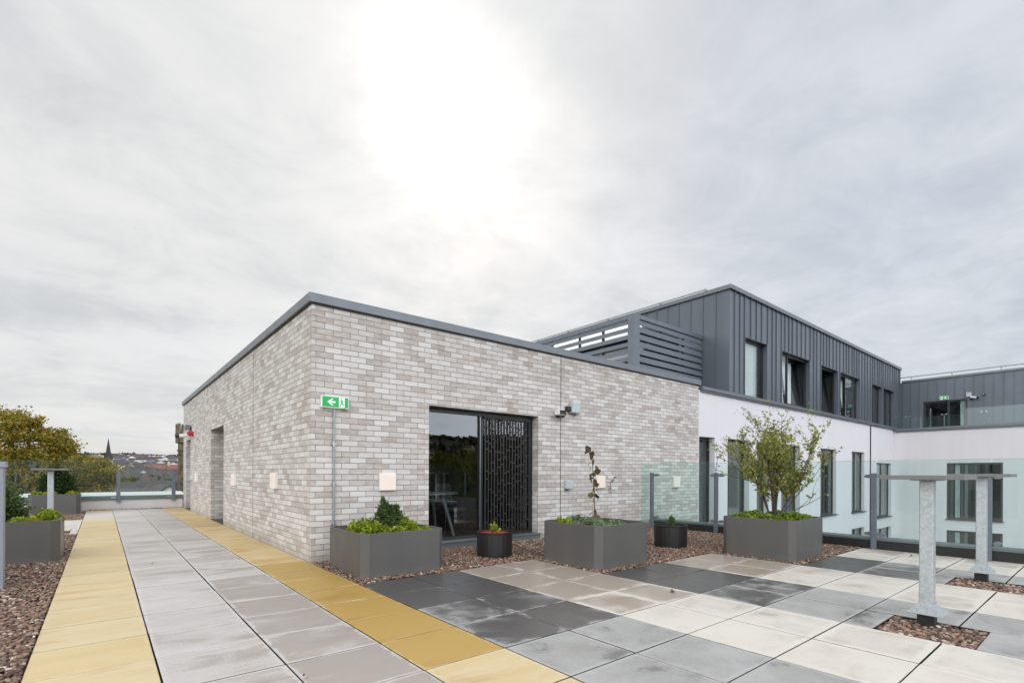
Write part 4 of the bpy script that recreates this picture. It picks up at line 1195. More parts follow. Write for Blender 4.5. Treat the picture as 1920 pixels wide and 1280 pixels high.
def clump(name, label, cat, loc, rx, ry, h, n, size, m_, group=None, up_=0.6, shape='round', stems=True):
    """low mound of leaves"""
    o_ = thing(name, label, cat, loc, group)
    u_ = unit(n); u_[:, 2] = np.abs(u_[:, 2])
    rr = rng.uniform(.45, 1.0, (n, 1)) ** .6
    bump = 1 + .22 * np.sin(u_[:, :1] * 5 + rng.uniform(0, 6)) * np.cos(u_[:, 1:2] * 6 + rng.uniform(0, 6))
    P = u_ * rr * bump * np.array([rx, ry, h])
    D = u_ * np.array([1, 1, .5]) + np.array([0, 0, up_]) + rng.normal(0, .45, (n, 3))
    V, Fq = leaves_mesh(P, D, rng.uniform(.6, 1.2, n) * size, shape)
    np_mesh('leaves', V, Fq, m_, o_)
    mb = MB()
    for k in range(9 if stems else 3):
        q = P[rng.integers(n)] * .8
        mb.tube([(q[0] * .15, q[1] * .15, -.04), (q[0] * .6, q[1] * .6, q[2] * .55), tuple(q)], [.005, .004, .002], 5)
    mb.build('stems', 'bark_smooth', o_)
    return o_
def conifer(name, label, loc, spires, m_, n=5200, group=None, size=.03, cat='conifer'):
    o_ = thing(name, label, cat, loc, group)
    Ps = []; Ds = []
    tot = sum(q[2] * q[3] for q in spires)
    for (sx, sy, r_, h_) in spires:
        k = int(n * r_ * h_ / tot); nbr = max(12, k // 34)
        for _ in range(nbr):
            t_ = random.random() ** 1.15
            env = r_ * max(0.03, min(1.0, (t_ + .12) * 3.2)) * (1 - t_) ** .75 * random.uniform(.55, 1.25) + .012
            an = random.uniform(0, 2 * math.pi); rise = env * random.uniform(.35, 1.5) + .02
            m_k = max(6, int(34 * random.uniform(.6, 1.3)))
            q_ = rng.uniform(.1, 1, m_k) ** .7
            spread = env * .16 + .006
            P = np.stack([sx + env * q_ * math.cos(an), sy + env * q_ * math.sin(an), t_ * h_ * .86 + rise * q_ ** 1.6], 1) + rng.normal(0, 1, (m_k, 3)) * spread * (.3 + q_[:, None])
            D = np.array([math.cos(an) * .8, math.sin(an) * .8, .9]) + rng.normal(0, .5, (m_k, 3))
            Ps.append(P); Ds.append(D)
    P = np.concatenate(Ps); D = np.concatenate(Ds)
    V, Fq = leaves_mesh(P, D, rng.uniform(.6, 1.3, len(P)) * size, 'leaf')
    np_mesh('foliage', V, Fq, m_, o_)
    mb = MB()
    for (sx, sy, r_, h_) in spires: mb.tube([(sx * .3, sy * .3, -.05), (sx, sy, h_ * .3), (sx, sy, h_ * .9)], [.014, .010, .003], 6)
    mb.build('trunk', 'bark', o_)
    return o_

LG = 'lime leaved plants in the corner planter'
zt = .44
conifer('conifer', 'small dark green conifer with two peaks in the corner planter', (.66, -.80, zt - .02), [(-.04, .0, .075, .45), (-.09, -.03, .085, .33), (.10, -.02, .085, .33), (.06, .05, .09, .34), (-.02, -.06, .09, .26), (.15, .03, .06, .27), (.04, -.04, .08, .30)], 'leaf_conifer_light', 12000, size=.026)
P1C = [(.27, -.85, .13, .13, 'lime leafy plant nearest the conduit in the corner planter'),
       (.36, -1.15, .15, .12, 'lime leafy plant at the front left of the corner planter'),
       (.50, -.55, .13, .12, 'lime leafy plant behind the dark conifer in the corner planter'),
       (.62, -1.20, .11, .07, 'low lime plant in front of the dark conifer'),
       (.86, -.90, .14, .13, 'lime leafy plant just right of the dark conifer'),
       (1.00, -.55, .08, .15, 'small upright lime plant at the back right of the corner planter'),
       (.93, -1.22, .10, .05, 'lowest lime plant along the front rim of the corner planter')]
for (a, b, r_, h_, lb) in P1C:
    clump('leafy_plant', lb, 'plant', (a, b, zt), r_, r_, h_, int(420 * (r_ / .12) ** 2), .034, 'leaf_lime', LG)
# P2: sage-green ground plants + twining plant
for i, (a, b, r_, h_, lb) in enumerate([(2.66, -1.85, .14, .09, 'light green plant at the back left of the planter with the twining plant'),
        (2.80, -2.2, .19, .10, 'grey-green plant at the left of the planter with the twining plant'),
        (2.75, -2.46, .15, .07, 'low grey-green plant along the left rim of the twining plant planter'),
        (3.05, -2.38, .15, .08, 'grey-green plant just in front of the twining stem'),
        (3.18, -1.95, .14, .09, 'grey-green plant to the right of the twining stem'),
        (2.98, -1.80, .15, .11, 'grey-green plant behind the twining stem')]):
    clump('ground_plant', lb, 'plant', (a, b, .46), r_, r_, h_, int(520 * (r_ / .15) ** 2), .034, 'leaf_lime' if i == 0 else 'leaf_sage', 'ground plants in the planter with the twining plant', shape='leaf')
vt = thing('twining_plant', 'tall thin plant with large drooping brown leaves tied to a cane', 'plant', (2.97, -2.12, .46))
O = Vector(vt.location)
pts = [(0, 0, 0), (.0, .0, .25), (-.015, .0, .5), (-.03, .0, .7), (-.055, .0, .9), (-.085, .0, 1.0), (-.10, 0, 1.02)]
mb = MB(); mb.tube(pts, [.007, .007, .006, .005, .004, .003, .002], 7); mb.build('stem', 'bark_smooth', vt)
mb = MB(); mb.tube([(.012, .012, -.05), (.01, .01, .52)], .006, 6); mb.tube([(-.03, .01, -.05), (-.02, .008, .30)], .004, 6); mb.build('cane', 'bamboo', vt)
lv = [(.06, 0, .06), (-.03, .0, .16), (.055, .0, .19), (-.02, 0, .14), (-.05, 0, .42), (.05, 0, .40), (.06, .0, .38), (-.06, 0, .55), (-.02, .02, .60), (.04, .0, .58), (.06, 0, .54), (.065, 0, .60),
      (-.09, 0, .62), (-.10, 0, .66), (.02, 0, .68), (.06, .01, .74), (.03, .01, .77), (-.07, 0, .76), (-.10, 0, .82), (-.03, 0, .86), (-.05, 0, .92), (-.04, .0, .96), (-.12, 0, .97), (-.13, 0, 1.0), (-.08, 0, 1.01), (0.0, 0, .50), (-.04, 0, .48), (.0, 0, .33), (.04, 0, .46)]
P = np.array([(a * .45 - .09 * max(0, c_ - .6), b + random.uniform(-.03, .03), c_ + .03) for a, b, c_ in lv])
D = np.array([(a * 7 + random.uniform(-.35, .35), random.uniform(-.5, .5), -1.0 + random.uniform(-.2, .5)) for a, b, c_ in lv])
V, Fq = leaves_mesh(P, D, rng.uniform(.07, .105, len(P)), 'round')
np_mesh('leaves', V, Fq, 'leaf_vine', vt)
# P3 : low hedge plants and multi-stem tree
for (a, b, r_, h_, lb) in [(5.08, -3.05, .15, .09, 'bright green plant at the back left of the planter with the small tree'),
        (5.12, -3.35, .17, .10, 'bright green plant at the left of the planter with the small tree'),
        (5.12, -3.62, .15, .08, 'bright green plant at the front left of the small tree planter'),
        (5.50, -3.58, .17, .12, 'bright green plant in front of the small tree stems'),
        (5.70, -3.28, .17, .11, 'bright green plant right of the small tree stems'),
        (5.45, -3.05, .18, .11, 'bright green plant behind the small tree stems'),
        (5.74, -3.64, .12, .08, 'bright green plant at the front right rim under the small tree')]:
    clump('ground_plant', lb, 'plant', (a, b, .485), r_, r_, h_, int(700 * (r_ / .15) ** 2), .030, 'leaf_hedge', 'bright green plants under the small tree')
tr = thing('small_tree', 'multi-stemmed small tree with sparse olive leaves in the planter at the glass barrier', 'tree', (5.42, -3.36, .47))
mb = MB(); tips = []
def grow(p, d_, L, r_, lvl):
    pts = [Vector(p)]; dd = Vector(d_).normalized(); seg = 5
    for i in range(seg):
        dd = (dd + Vector((random.gauss(0, .12), random.gauss(0, .12), random.gauss(.02, .08)))).normalized()
        pts.append(pts[-1] + dd * (L / seg))
    mb.tube(pts, [r_ * (1 - .62 * i / seg) for i in range(seg + 1)], 6 if lvl < 2 else 4, caps=False)
    if lvl >= 1: tips.append((pts, lvl))
    else: tips.append((pts[2:], 1))
    if lvl < 3:
        for k in range([6, 4, 3][lvl]):
            i = random.randint(2, seg) if lvl == 0 else random.randint(1, seg); q = pts[i]
            az = random.uniform(0, 2 * math.pi)
            side = Vector((math.cos(az), math.sin(az), random.uniform(.2, 1.1)))
            grow(q, dd * .75 + side * .75, L * random.uniform(.42, .78) * (1.0 if lvl else .8), r_ * .5, lvl + 1)
R_ = right
for (a, b, L, r_) in ((-.34, .0, .92, .017), (-.12, .3, 1.0, .016), (.12, -.2, 1.0, .018), (.34, .2, .98, .015), (.56, -.1, .90, .013), (.05, -.4, .9, .013), (-.58, -.1, .75, .010), (.80, .15, .72, .010), (.0, .1, 1.02, .012)):
    grow((0, 0, -.03), R_ * a + fwd * b + up * 1.0, L, r_, 0)
grow((.02, -.02, .06), R_ * 1.0 + fwd * -.1 + up * .30, .85, .007, 2)
grow((-.02, .02, .45), R_ * -1.0 + fwd * .1 + up * .75, .85, .007, 2)
stems = mb.build('stems', 'bark_smooth', tr)
Ps = []; Ds = []
for pts, lvl in tips:
    k = {1: 4, 2: 8, 3: 7}[lvl]
    for _ in range(k):
        i = random.randint(1, len(pts) - 1); t_ = random.random()
        q = pts[i - 1].lerp(pts[i], t_)
        Ps.append(tuple(q + Vector((random.gauss(0, .012), random.gauss(0, .012), random.gauss(0, .012)))))
        Ds.append((random.gauss(0, .8), random.gauss(0, .8), random.gauss(-.25, .6)))
P = np.array(Ps); D = np.array(Ds)
V, Fq = leaves_mesh(P, D, rng.uniform(.5, 1.35, len(P)) * .041, 'leaf')
np_mesh('leaves', V, Fq, 'leaf_shrub', tr)
# pots
clump('leafy_plant', 'little yellow-green plant in the round pot with red mulch', 'plant', (2.15, -1.02, .32), .055, .055, .13, 110, .032, 'leaf_lime', stems=True)
conifer('conifer', 'tiny conifer in the round black pot between two grey planters', (4.91, -2.01, .31), [(0, 0, .05, .16), (.06, .02, .05, .09), (-.06, -.02, .05, .09)], 'leaf_conifer_light', 900, size=.022)
clump('bush', 'dark low bush in the round pot behind the left planter', 'plant', (-3.3, 5.05, .33), .30, .28, .22, 1800, .035, 'leaf_conifer', shape='leaf')
# left planters
conifer('conifer', 'dark green conifer in the planter beside the metal cabinet', (-3.12, 2.62, .44), [(.0, 0, .23, .72), (.12, -.05, .20, .46), (-.12, .05, .2, .62), (.05, .12, .2, .5), (.22, 0.02, .13, .30)], 'leaf_conifer_light', 16000, size=.035)
for (a, b, r_, h_, lb) in [(-2.62, 2.35, .13, .14, 'yellow-green plant at the right corner of the left edge planter'),
        (-2.62, 2.75, .14, .15, 'lime plant at the back right of the left edge planter'),
        (-2.84, 2.30, .12, .08, 'low lime plant at the foot of the left conifer')]:
    clump('leafy_plant', lb, 'plant', (a, b, .47), r_, r_, h_, int(420 * (r_ / .12) ** 2), .035, 'leaf_lime', 'lime leaved plants in the left edge planter')
clump('leafy_plant', 'small bright yellow plant at the front of the left edge planter', 'plant', (-2.72, 2.24, .47), .05, .05, .09, 110, .035, 'leaf_yellow', 'lime leaved plants in the left edge planter')
conifer('conifer', 'dark green conifer in the far left corner planter', (-2.98, 11.8, .46), [(0, 0, .34, .86), (.22, .05, .24, .58), (-.2, .0, .22, .60)], 'leaf_conifer', 12000, size=.05)
for (a, b, r_, lb) in [(-3.35, 11.6, .13, 'lime plant left of the conifer in the far corner planter'), (-3.1, 11.45, .14, 'lime plant in front of the conifer in the far corner planter'), (-2.66, 11.55, .14, 'lime plant right of the conifer in the far corner planter')]:
    clump('leafy_plant', lb, 'plant', (a, b, .49), r_ * 1.1, r_, .10, 420, .045, 'leaf_lime', 'lime leaved plants in the far corner planter')

# ------------------------------------------------------------------ standing tables
def standing_table(label, cx_, cy_, zt, s_=.5):
    o_ = thing('standing_table', label, 'table', (cx_, cy_, 0), 'high square tables on galvanised posts')
    mb = MB(); mb.box(-s_ / 2, s_ / 2, -s_ / 2, s_ / 2, zt - .032, zt); mb.build('tabletop', 'tabletop', o_, bevel=.003)
    h_ = .0435
    mb = MB(); mb.box(-h_, h_, -h_, h_, .10, zt - .041); mb.build('post', 'galvanised', o_, bevel=.007, segs=3)
    mb = MB(); mb.box(-.09, .09, -.09, .09, zt - .041, zt - .033); mb.build('top_plate', 'galvanised', o_)
    mb = MB(); a, b = .108, h_ + .003
    rg = [(b, .168), (b + .012, .150), (a - .006, .098), (a, .090), (a - .004, .086), (b, .125)]
    vs_ = []; fs_ = []
    for (q, z_) in rg: vs_ += [(-q, -q, z_), (q, -q, z_), (q, q, z_), (-q, q, z_)]
    for i in range(len(rg) - 1):
        for k in range(4): fs_.append((i * 4 + k, (i + 1) * 4 + k, (i + 1) * 4 + (k + 1) % 4, i * 4 + (k + 1) % 4)[::-1])
    mb._add(vs_, fs_); mb.build('skirt', 'galvanised', o_)
    mb = MB(); mb.box(-.052, .052, -.052, .052, -.03, .098); mb.build('boot', 'black_rubber', o_)
    return o_
standing_table('high square table on galvanised post, nearest on the right', 2.87, -5.58, 1.146)
standing_table('high square table on galvanised post, behind the nearest one at the barrier', 5.40, -5.56, 1.163)
standing_table('high square table on galvanised post beside the path on the left', -2.79, 6.15, 1.205)

# cabinet at the left edge
cb = thing('metal_cabinet', 'tall grey metal cabinet cut by the left edge of the picture', 'cabinet', (-2.95, .45, 0))
mb = MB(cb.location); mb.box(-3.35, -2.795, .36, .50, -.04, 1.185); mb.build('body', 'cabinet_grey', cb, bevel=.004)
mb = MB(cb.location); mb.box(-3.37, -2.778, .345, .515, 1.186, 1.242); mb.build('lid', 'cabinet_grey', cb, bevel=.004)
mb = MB(cb.location); mb.box(-3.30, -2.825, .352, .3585, .06, 1.05); mb.build('door', 'cabinet_grey', cb, bevel=.002)
v2 = thing('vent_post', 'pale square post rising behind the grey cabinet at the left edge', 'post', (-3.1, 1.4, 0))
mb = MB(v2.location); mb.box(-3.16, -2.955, 1.3, 1.42, -.04, 1.43); mb.build('shaft', 'cabinet_light', v2, bevel=.004)
mb = MB(v2.location); mb.box(-3.17, -2.948, 1.29, 1.43, 1.431, 1.45); mb.build('cap', 'cabinet_light', v2)

# ------------------------------------------------------------------ glass barriers
gbx = thing('glass_barrier', 'clear glass barrier on grey posts along the right edge of the terrace', 'glass barrier', (7.15, -3, 0))
O = gbx.location
def pane_between(p, q, z0, z1, th=.012, matn='screen_glass', par=None, O=O):
    p = Vector((*p, 0)); q = Vector((*q, 0)); dd = (q - p).normalized(); nn = Vector((dd.y, -dd.x, 0)) * th / 2
    mb = MB(O)
    A = [p + nn, q + nn, q - nn, p - nn]
    vs_ = [(a.x, a.y, z0) for a in A] + [(a.x, a.y, z1) for a in A]
    mb._add(vs_, [(0, 1, 5, 4)])                      # one thin sheet of glass
    o_ = mb.build('glass_pane', matn, par)
    mb = MB(O); mb._add([(a.x, a.y, z1 - .001) for a in A] + [(a.x, a.y, z1 + .003) for a in A], [(0, 1, 2, 3), (7, 6, 5, 4), (0, 4, 5, 1), (1, 5, 6, 2), (2, 6, 7, 3), (3, 7, 4, 0)])
    mb.build('glass_edge', 'glass_edge', o_)
    return o_
PO = [(6.93, -.24), (7.15, -1.55), (7.15, -2.83), (7.15, -4.11), (7.15, -5.40), (7.15, -6.70), (7.15, -8.0), (7.15, -9.3)]
def gx(i): return (PO[i][0] + .065, PO[i][1])
pane_between((6.875, -.015), (PO[1][0] + .06, PO[1][1] - .02), .14, 1.372, par=gbx)
for i in range(1, len(PO) - 1):
    pane_between((7.21, PO[i][1] - .03), (7.21, PO[i + 1][1] - .01), .14, 1.365, par=gbx)
for i, (a, b) in enumerate(PO):
    mb = MB(O); mb.box(a - .026, a + .026, b - .036, b + .036, -.04, 1.158); mb.box(a - .032, a + .032, b - .042, b + .042, 1.158, 1.172)
    ps = mb.build('post', 'post_grey', gbx, bevel=.004)
    for zz_ in (1.125, .235):
        for s in (-1, 1):
            mb = MB(O); 
            mb.prism([(b + s * .085 + .048 * math.cos(q), zz_ + .028 * math.sin(q)) for q in np.linspace(0, 2 * math.pi, 17)[:-1]], a + .01, a + .085, 'x')
            if i == 0 and s > 0: continue
            mb.build('clamp', 'coping_metal', ps)
mb = MB(O)
mb.box(7.19, 7.45, -13.9, -.02, -.06, .135); mb.build('upstand', 'black_rubber', gbx)
mb = MB(O); mb.box(7.18, 7.47, -13.9, -.02, .136, .172); mb.build('capping', 'parapet_cap', gbx, bevel=.004)

pebbles('gravel', [(-2.4, -.02, 12.722, 12.795)], 0.03, 1, 0.004, 1.2)
# left far parapet
pp = thing('parapet_wall', 'low white parapet with pale sloping cap across the far end of the path', 'wall', (-2, 12.8, 0))
mb = MB(pp.location); mb.box(-9, -.02, 12.8, 13.2, -.06, .302); mb.build('wall', 'parapet_render', pp)
mb = MB(pp.location); mb.box(-9, .0, 12.76, 12.82, .303, .425); mb.build('fascia', 'parapet_cap', pp)
mb = MB(pp.location); mb._add([(-9, 12.775, .426), (.06, 12.775, .426), (.06, 13.9, .50), (-9, 13.9, .50), (-9, 12.822, .31), (.06, 12.822, .31), (.06, 13.9, .31), (-9, 13.9, .31)], [(0, 1, 2, 3), (7, 6, 5, 4), (0, 4, 5, 1), (1, 5, 6, 2), (2, 6, 7, 3), (3, 7, 4, 0)])
mb.build('cap', 'membrane', pp)
gl = thing('glass_barrier', 'clear glass barrier fixed to the white parapet at the far end of the path', 'glass barrier', (-2, 12.72, 0))
for xx in (-.27, -1.66, -3.05, -4.45, -5.85):
    mb = MB(gl.location); mb.box(xx - .05, xx + .05, 12.70, 12.755, .24, 1.19); ps = mb.build('post', 'post_grey', gl, bevel=.004)
    mb = MB(gl.location); mb.box(xx - .17, xx - .055, 12.71, 12.75, .355, .385); mb.build('clamp', 'steel', ps)
for xx in (-.95, -2.35, -3.75, -5.15, -6.5):
    o_ = pane_between((xx - .67, 12.69), (xx + .67, 12.69), .36, 1.455, matn='far_glass', par=gl, O=gl.location)

# ------------------------------------------------------------------ fallen leaves on the paving
FL = [(1262, 1109, 'curled brown leaf on the cream paving in front of the middle planter'), (1708, 1040, 'curled brown leaf on the cream paving beside the barrier post'),
      (880, 1107, 'pale scrap of leaf on the dark wet paving by the corner planter'), (452, 1051, 'tiny brown leaf on the grey path before the building corner'),
      (577, 1272, 'tiny brown leaf on the grey path at the bottom of the picture'), (137, 1033, 'tiny brown leaf on the left yellow strip of the path'),
      (290, 1059, 'tiny brown leaf on the left grey strip of the path')]
for i, (px, py, lb) in enumerate(FL):
    r_ = ray(px, py); t_ = -CAM.z / r_.z; q = CAM + r_ * t_
    k = 5 if i < 2 else 2
    P = rng.normal(0, .010, (k, 3)) * np.array([1, 1, .3]) + np.array([0, 0, .008]); D = rng.normal(0, 1, (k, 3)) + np.array([0, 0, .4])
    V, Fq = leaves_mesh(P, D, rng.uniform(.018, .03, k) * (1.3 if i < 2 else .6), 'round')
    V[:, 2] = np.maximum(V[:, 2], .003)
    tag(np_mesh('fallen_leaf', V, Fq, 'leaf_dead', loc=(q.x, q.y, 0)), lb, 'leaf', 'fallen leaves on the paving')

# dry sprig clinging to the wall
P = np.array([(5.86, -.02, .99), (5.90, -.02, 1.0), (5.93, -.03, 1.04), (5.95, -.02, 1.06), (5.82, -.02, .97), (5.84, -.02, .83), (5.86, -.02, .80)]); D = rng.normal(0, 1, P.shape)
V, Fq = leaves_mesh(P - np.array([5.88, 0, .95]), D * np.array([1, .2, 1]), rng.uniform(.04, .07, len(P)), 'leaf')
sg_ = thing('dry_sprig', 'dry brown sprig clinging to the brick wall right of the second lamp', 'sprig', (5.88, 0, .95))
np_mesh('leaves', V, Fq, 'leaf_dead', sg_)
mb = MB(); mb.tube([(-.04, -.012, -.15), (-.02, -.012, 0), (.06, -.015, .10)], .003, 5); mb.build('twig', 'bark', sg_)

# ------------------------------------------------------------------ background trees
def big_tree(label, base, clusters, m_, leaf=.3, per=260, group='trees beyond the terrace'):
    """clusters: (x,y,z,r) world positions of leaf masses"""
    o_ = thing('tree', label, 'tree', base, group)
    B = Vector(base)
    mb = MB()
    cz = sum(c_[2] for c_ in clusters) / len(clusters); cx_ = sum(c_[0] for c_ in clusters) / len(clusters); cy_ = sum(c_[1] for c_ in clusters) / len(clusters)
    crown = Vector((cx_, cy_, cz)) - B
    fork = crown * .55
    mb.tube([(0, 0, -.5), tuple(fork * .5 + Vector((.2, -.1, 0))), tuple(fork)], [.55, .42, .33], 10)
    for c_ in clusters:
        q = Vector(c_[:3]) - B; mid_ = fork.lerp(q, .5) + Vector((0, 0, .5))
        mb.tube([tuple(fork), tuple(mid_), tuple(q)], [.22, .10, .03], 6, caps=False)
    mb.build('trunk', 'bark', o_)
    Ps = []; Ds = []
    for (x_, y_, z_, r_) in clusters:
        nsub = int(13 + 15 * r_)
        sub = unit(nsub) * rng.uniform(.3, 1.12, (nsub, 1)) * r_ * np.array([1, 1, .8])
        for s_ in sub:
            k = int(per * rng.uniform(.25, 1.2)); rr = rng.uniform(.22, .46)
            p = rng.normal(0, 1, (k, 3)) * rr * np.array([.6, .6, .42]) + s_ + np.array([x_, y_, z_])
            Ps.append(p); Ds.append(rng.normal(0, 1, (k, 3)) + np.array([0, 0, -.1]))
    P = np.concatenate(Ps) - np.array(base); D = np.concatenate(Ds)
    V, Fq = leaves_mesh(P, D, rng.uniform(.6, 1.3, len(P)) * leaf, 'leaf')
    np_mesh('crown', V, Fq, m_, o_)
    return o_
def at(px, py, dep):
    q = CAM + ray(px, py) * dep; return q
def clus(specs):
    o_ = []
    for (px, py, dep, r_) in specs:
        q = at(px, py, dep); o_.append((q.x, q.y, q.z, r_))
    return o_
sA = [(-60, 800, 34, 2.0), (-10, 815, 33, 1.7), (25, 800, 34, 1.25), (60, 812, 35, 1.1), (40, 845, 34, 1.4), (-20, 860, 33, 1.8), (90, 830, 35, 1.0), (112, 822, 36, .62), (75, 860, 34, 1.2), (110, 850, 35, .75), (132, 843, 36, .5), (20, 880, 33, 1.4), (-110, 830, 33, 2.4), (-70, 870, 34, 2.2), (60, 792, 35, .5), (15, 782, 35, .7), (20, 925, 34, 1.5), (80, 900, 34, 1.2)]
q = at(10, 900, 35)
big_tree('tall autumn-brown tree rising above the left planters', (q.x, q.y, -13), clus(sA), 'leaf_autumn', .17, 50)
sB = [(135, 872, 44, 1.0), (160, 868, 45, .9), (180, 880, 44, .9), (195, 872, 45, .5), (120, 895, 43, 1.4), (150, 905, 43, 1.4), (185, 905, 44, 1.3), (130, 930, 43, 1.4), (175, 930, 43, 1.4), (95, 905, 43, 1.3), (205, 890, 44, .7)]
q = at(150, 900, 44)
big_tree('smaller orange-green tree right of the tall autumn tree', (q.x, q.y, -13), clus(sB), 'leaf_autumn', .20, 75)
sC = [(215, 905, 60, 1.2), (240, 910, 62, 1.0), (200, 915, 58, 1.5), (225, 925, 60, 1.5), (175, 900, 58, 1.3), (190, 888, 60, .9), (252, 905, 75, .8)]
q = at(215, 925, 60)
big_tree('low olive-green tree below the church spire', (q.x, q.y, -13), clus(sC), 'leaf_olive', .26, 90)

# ------------------------------------------------------------------ church, turret, town
q = at(203, 862, 400); B = Vector((q.x, q.y, ground_z(q.x, q.y)))
chh = thing('church', 'distant church tower with a tall dark pointed spire', 'church', B)
def apx(py): return CAM.z - (py - HOR) * 400 / F
zb, ztp = apx(864), apx(823)
mb = MB(); w2 = 2.35
mb._add([(-w2, -w2, zb - B.z), (w2, -w2, zb - B.z), (w2, w2, zb - B.z), (-w2, w2, zb - B.z), (0, 0, ztp - B.z)], [(0, 1, 4), (1, 2, 4), (2, 3, 4), (3, 0, 4)])
for sx in (-1, 1):
    for sy in (-1, 1):
        mb._add([(sx * w2 - .7, sy * w2 - .7, zb - B.z), (sx * w2 + .7, sy * w2 - .7, zb - B.z), (sx * w2 + .7, sy * w2 + .7, zb - B.z), (sx * w2 - .7, sy * w2 + .7, zb - B.z), (sx * w2, sy * w2, zb - B.z + 4)], [(0, 1, 4), (1, 2, 4), (2, 3, 4), (3, 0, 4)])
mb.build('spire', 'spire_stone', chh)
mb = MB(); mb.box(-3.1, 3.1, -3.1, 3.1, -2, zb - B.z - .002); mb.build('tower', 'tower_stone', chh)
mb = MB()
for z_ in (zb - B.z - 4.2, zb - B.z - 9):
    for s_ in (-1.3, 1.3):
        mb.box(s_ - .6, s_ + .6, -3.14, -2.8, z_, z_ + 3); mb.box(-3.14, -2.8, s_ - .6, s_ + .6, z_, z_ + 3); mb.box(2.8, 3.14, s_ - .6, s_ + .6, z_, z_ + 3)
mb.build('belfry_opening', 'frame_dark', chh)
mb = MB(); mb.prism([(-3.9, 0), (3.9, 0), (3.9, 7), (0, 11), (-3.9, 7)], 4, 24, 'y'); mb.build('nave', 'tower_stone', chh)

q = at(342.5, 860, 24)
tt = thing('stone_turret', 'weathered stone turret just behind the far end of the brick wall', 'turret', (q.x, q.y, -13))
k = 24 / F
def tz(py): return CAM.z - (py - HOR) * k + 13
mb = MB()
mb.box(-.16, .40, -.3, .3, 0, tz(833)); mb.box(-.20, .42, -.34, .34, tz(848), tz(845)); mb.box(-.20, .42, -.34, .34, tz(856), tz(853))
mb.build('shaft', 'old_stone', tt)
mb = MB(); mb.box(-.26, .46, -.38, .38, tz(832.8), tz(806)); 
for s_ in (-.26, -.02, .24): mb.box(s_, s_ + .14, -.38, -.24, tz(806), tz(797)); mb.box(s_, s_ + .14, .24, .38, tz(806), tz(797))
mb.build('crown', 'old_stone', tt, bevel=.02)
tt.rotation_euler = (0, 0, R(-YAW + 40))

walls_m = ['wall_white', 'wall_cream', 'wall_pink', 'wall_white', 'wall_white', 'wall_grey', 'wall_cream', 'wall_blue']
cn = {'wall_white': 'white', 'wall_cream': 'yellow', 'wall_pink': 'pink', 'wall_grey': 'grey', 'wall_red': 'red brick', 'wall_blue': 'blue'}
roofs_m = ['slate', 'roof_brown', 'roof_purple', 'slate', 'roof_purple', 'roof_brown']
def house(loc, wd, dp, ht, wm, rmn, rz, label, group, det=False, rh=None):
    o_ = thing('house', label, 'house', loc, group)
    o_.rotation_euler = (0, 0, rz)
    rh = rh or wd * .38
    mb = MB()
    mb.box(-wd / 2, wd / 2, -dp / 2, dp / 2, -6, ht, skip='b')
    for s_ in (-1, 1):
        P_ = [(-wd / 2, s_ * dp / 2, ht), (wd / 2, s_ * dp / 2, ht), (0, s_ * dp / 2, ht + rh)]
        mb._add(P_ if s_ < 0 else P_[::-1], [(0, 1, 2)])
    mb.build('wall', wm, o_)
    mb = MB(); e_ = .25; th = .15
    for s_ in (-1, 1):
        x_ = s_ * (wd / 2 + e_); z_ = ht - rh * (e_ / (wd / 2))
        A = [(x_, -dp / 2 - e_, z_), (0, -dp / 2 - e_, ht + rh), (0, dp / 2 + e_, ht + rh), (x_, dp / 2 + e_, z_)]
        Bq = [(a, b, c_ + th) for a, b, c_ in A]
        mb._add(A + Bq, [(0, 1, 2, 3), (7, 6, 5, 4), (0, 4, 5, 1), (1, 5, 6, 2), (2, 6, 7, 3), (3, 7, 4, 0)])
    rf = mb.build('roof', rmn, o_)
    mb = MB(); mb.box(-.3, .3, dp / 2 - 1.2, dp / 2 - .5, ht + rh * .5, ht + rh + .9); mb.build('chimney', 'chimney_brick', rf)
    nf = max(1, int(ht // 2.8)); cols = max(2, int(wd // 2.6)); colsd = max(2, int(dp // 2.8))
    mb = MB()
    for f_ in range(nf):
        z_ = .9 + 2.8 * f_
        if z_ + 1.2 > ht: continue
        for c_ in range(cols):
            x_ = -wd / 2 + wd * (c_ + .5) / cols
            for s_ in (-1, 1): mb.box(x_ - .45, x_ + .45, min(s_ * dp / 2, s_ * (dp / 2 + .04)), max(s_ * dp / 2, s_ * (dp / 2 + .04)), z_, z_ + 1.2)
        for c_ in range(colsd):
            y_ = -dp / 2 + dp * (c_ + .5) / colsd
            for s_ in (-1, 1): mb.box(min(s_ * wd / 2, s_ * (wd / 2 + .04)), max(s_ * wd / 2, s_ * (wd / 2 + .04)), y_ - .45, y_ + .45, z_, z_ + 1.2)
    if mb.v: mb.build('windows', 'frame_dark', o_)
    return o_
def place_px(px, py, lo=232, hi=1250):
    """ground point on the ray through pixel (px,py)"""
    r_ = ray(px, py)
    dep = lo
    while dep < hi:
        q = CAM + r_ * dep
        if ground_z(q.x, q.y) >= q.z: return q, dep
        dep += 4
    return None, None
USED = set()
GT = 'houses on the distant hillside'
random.seed(21)
rowspec = [(865.5, 12), (868, 12), (871, 11), (874.5, 10), (879, 10), (884, 9), (890, 8)]
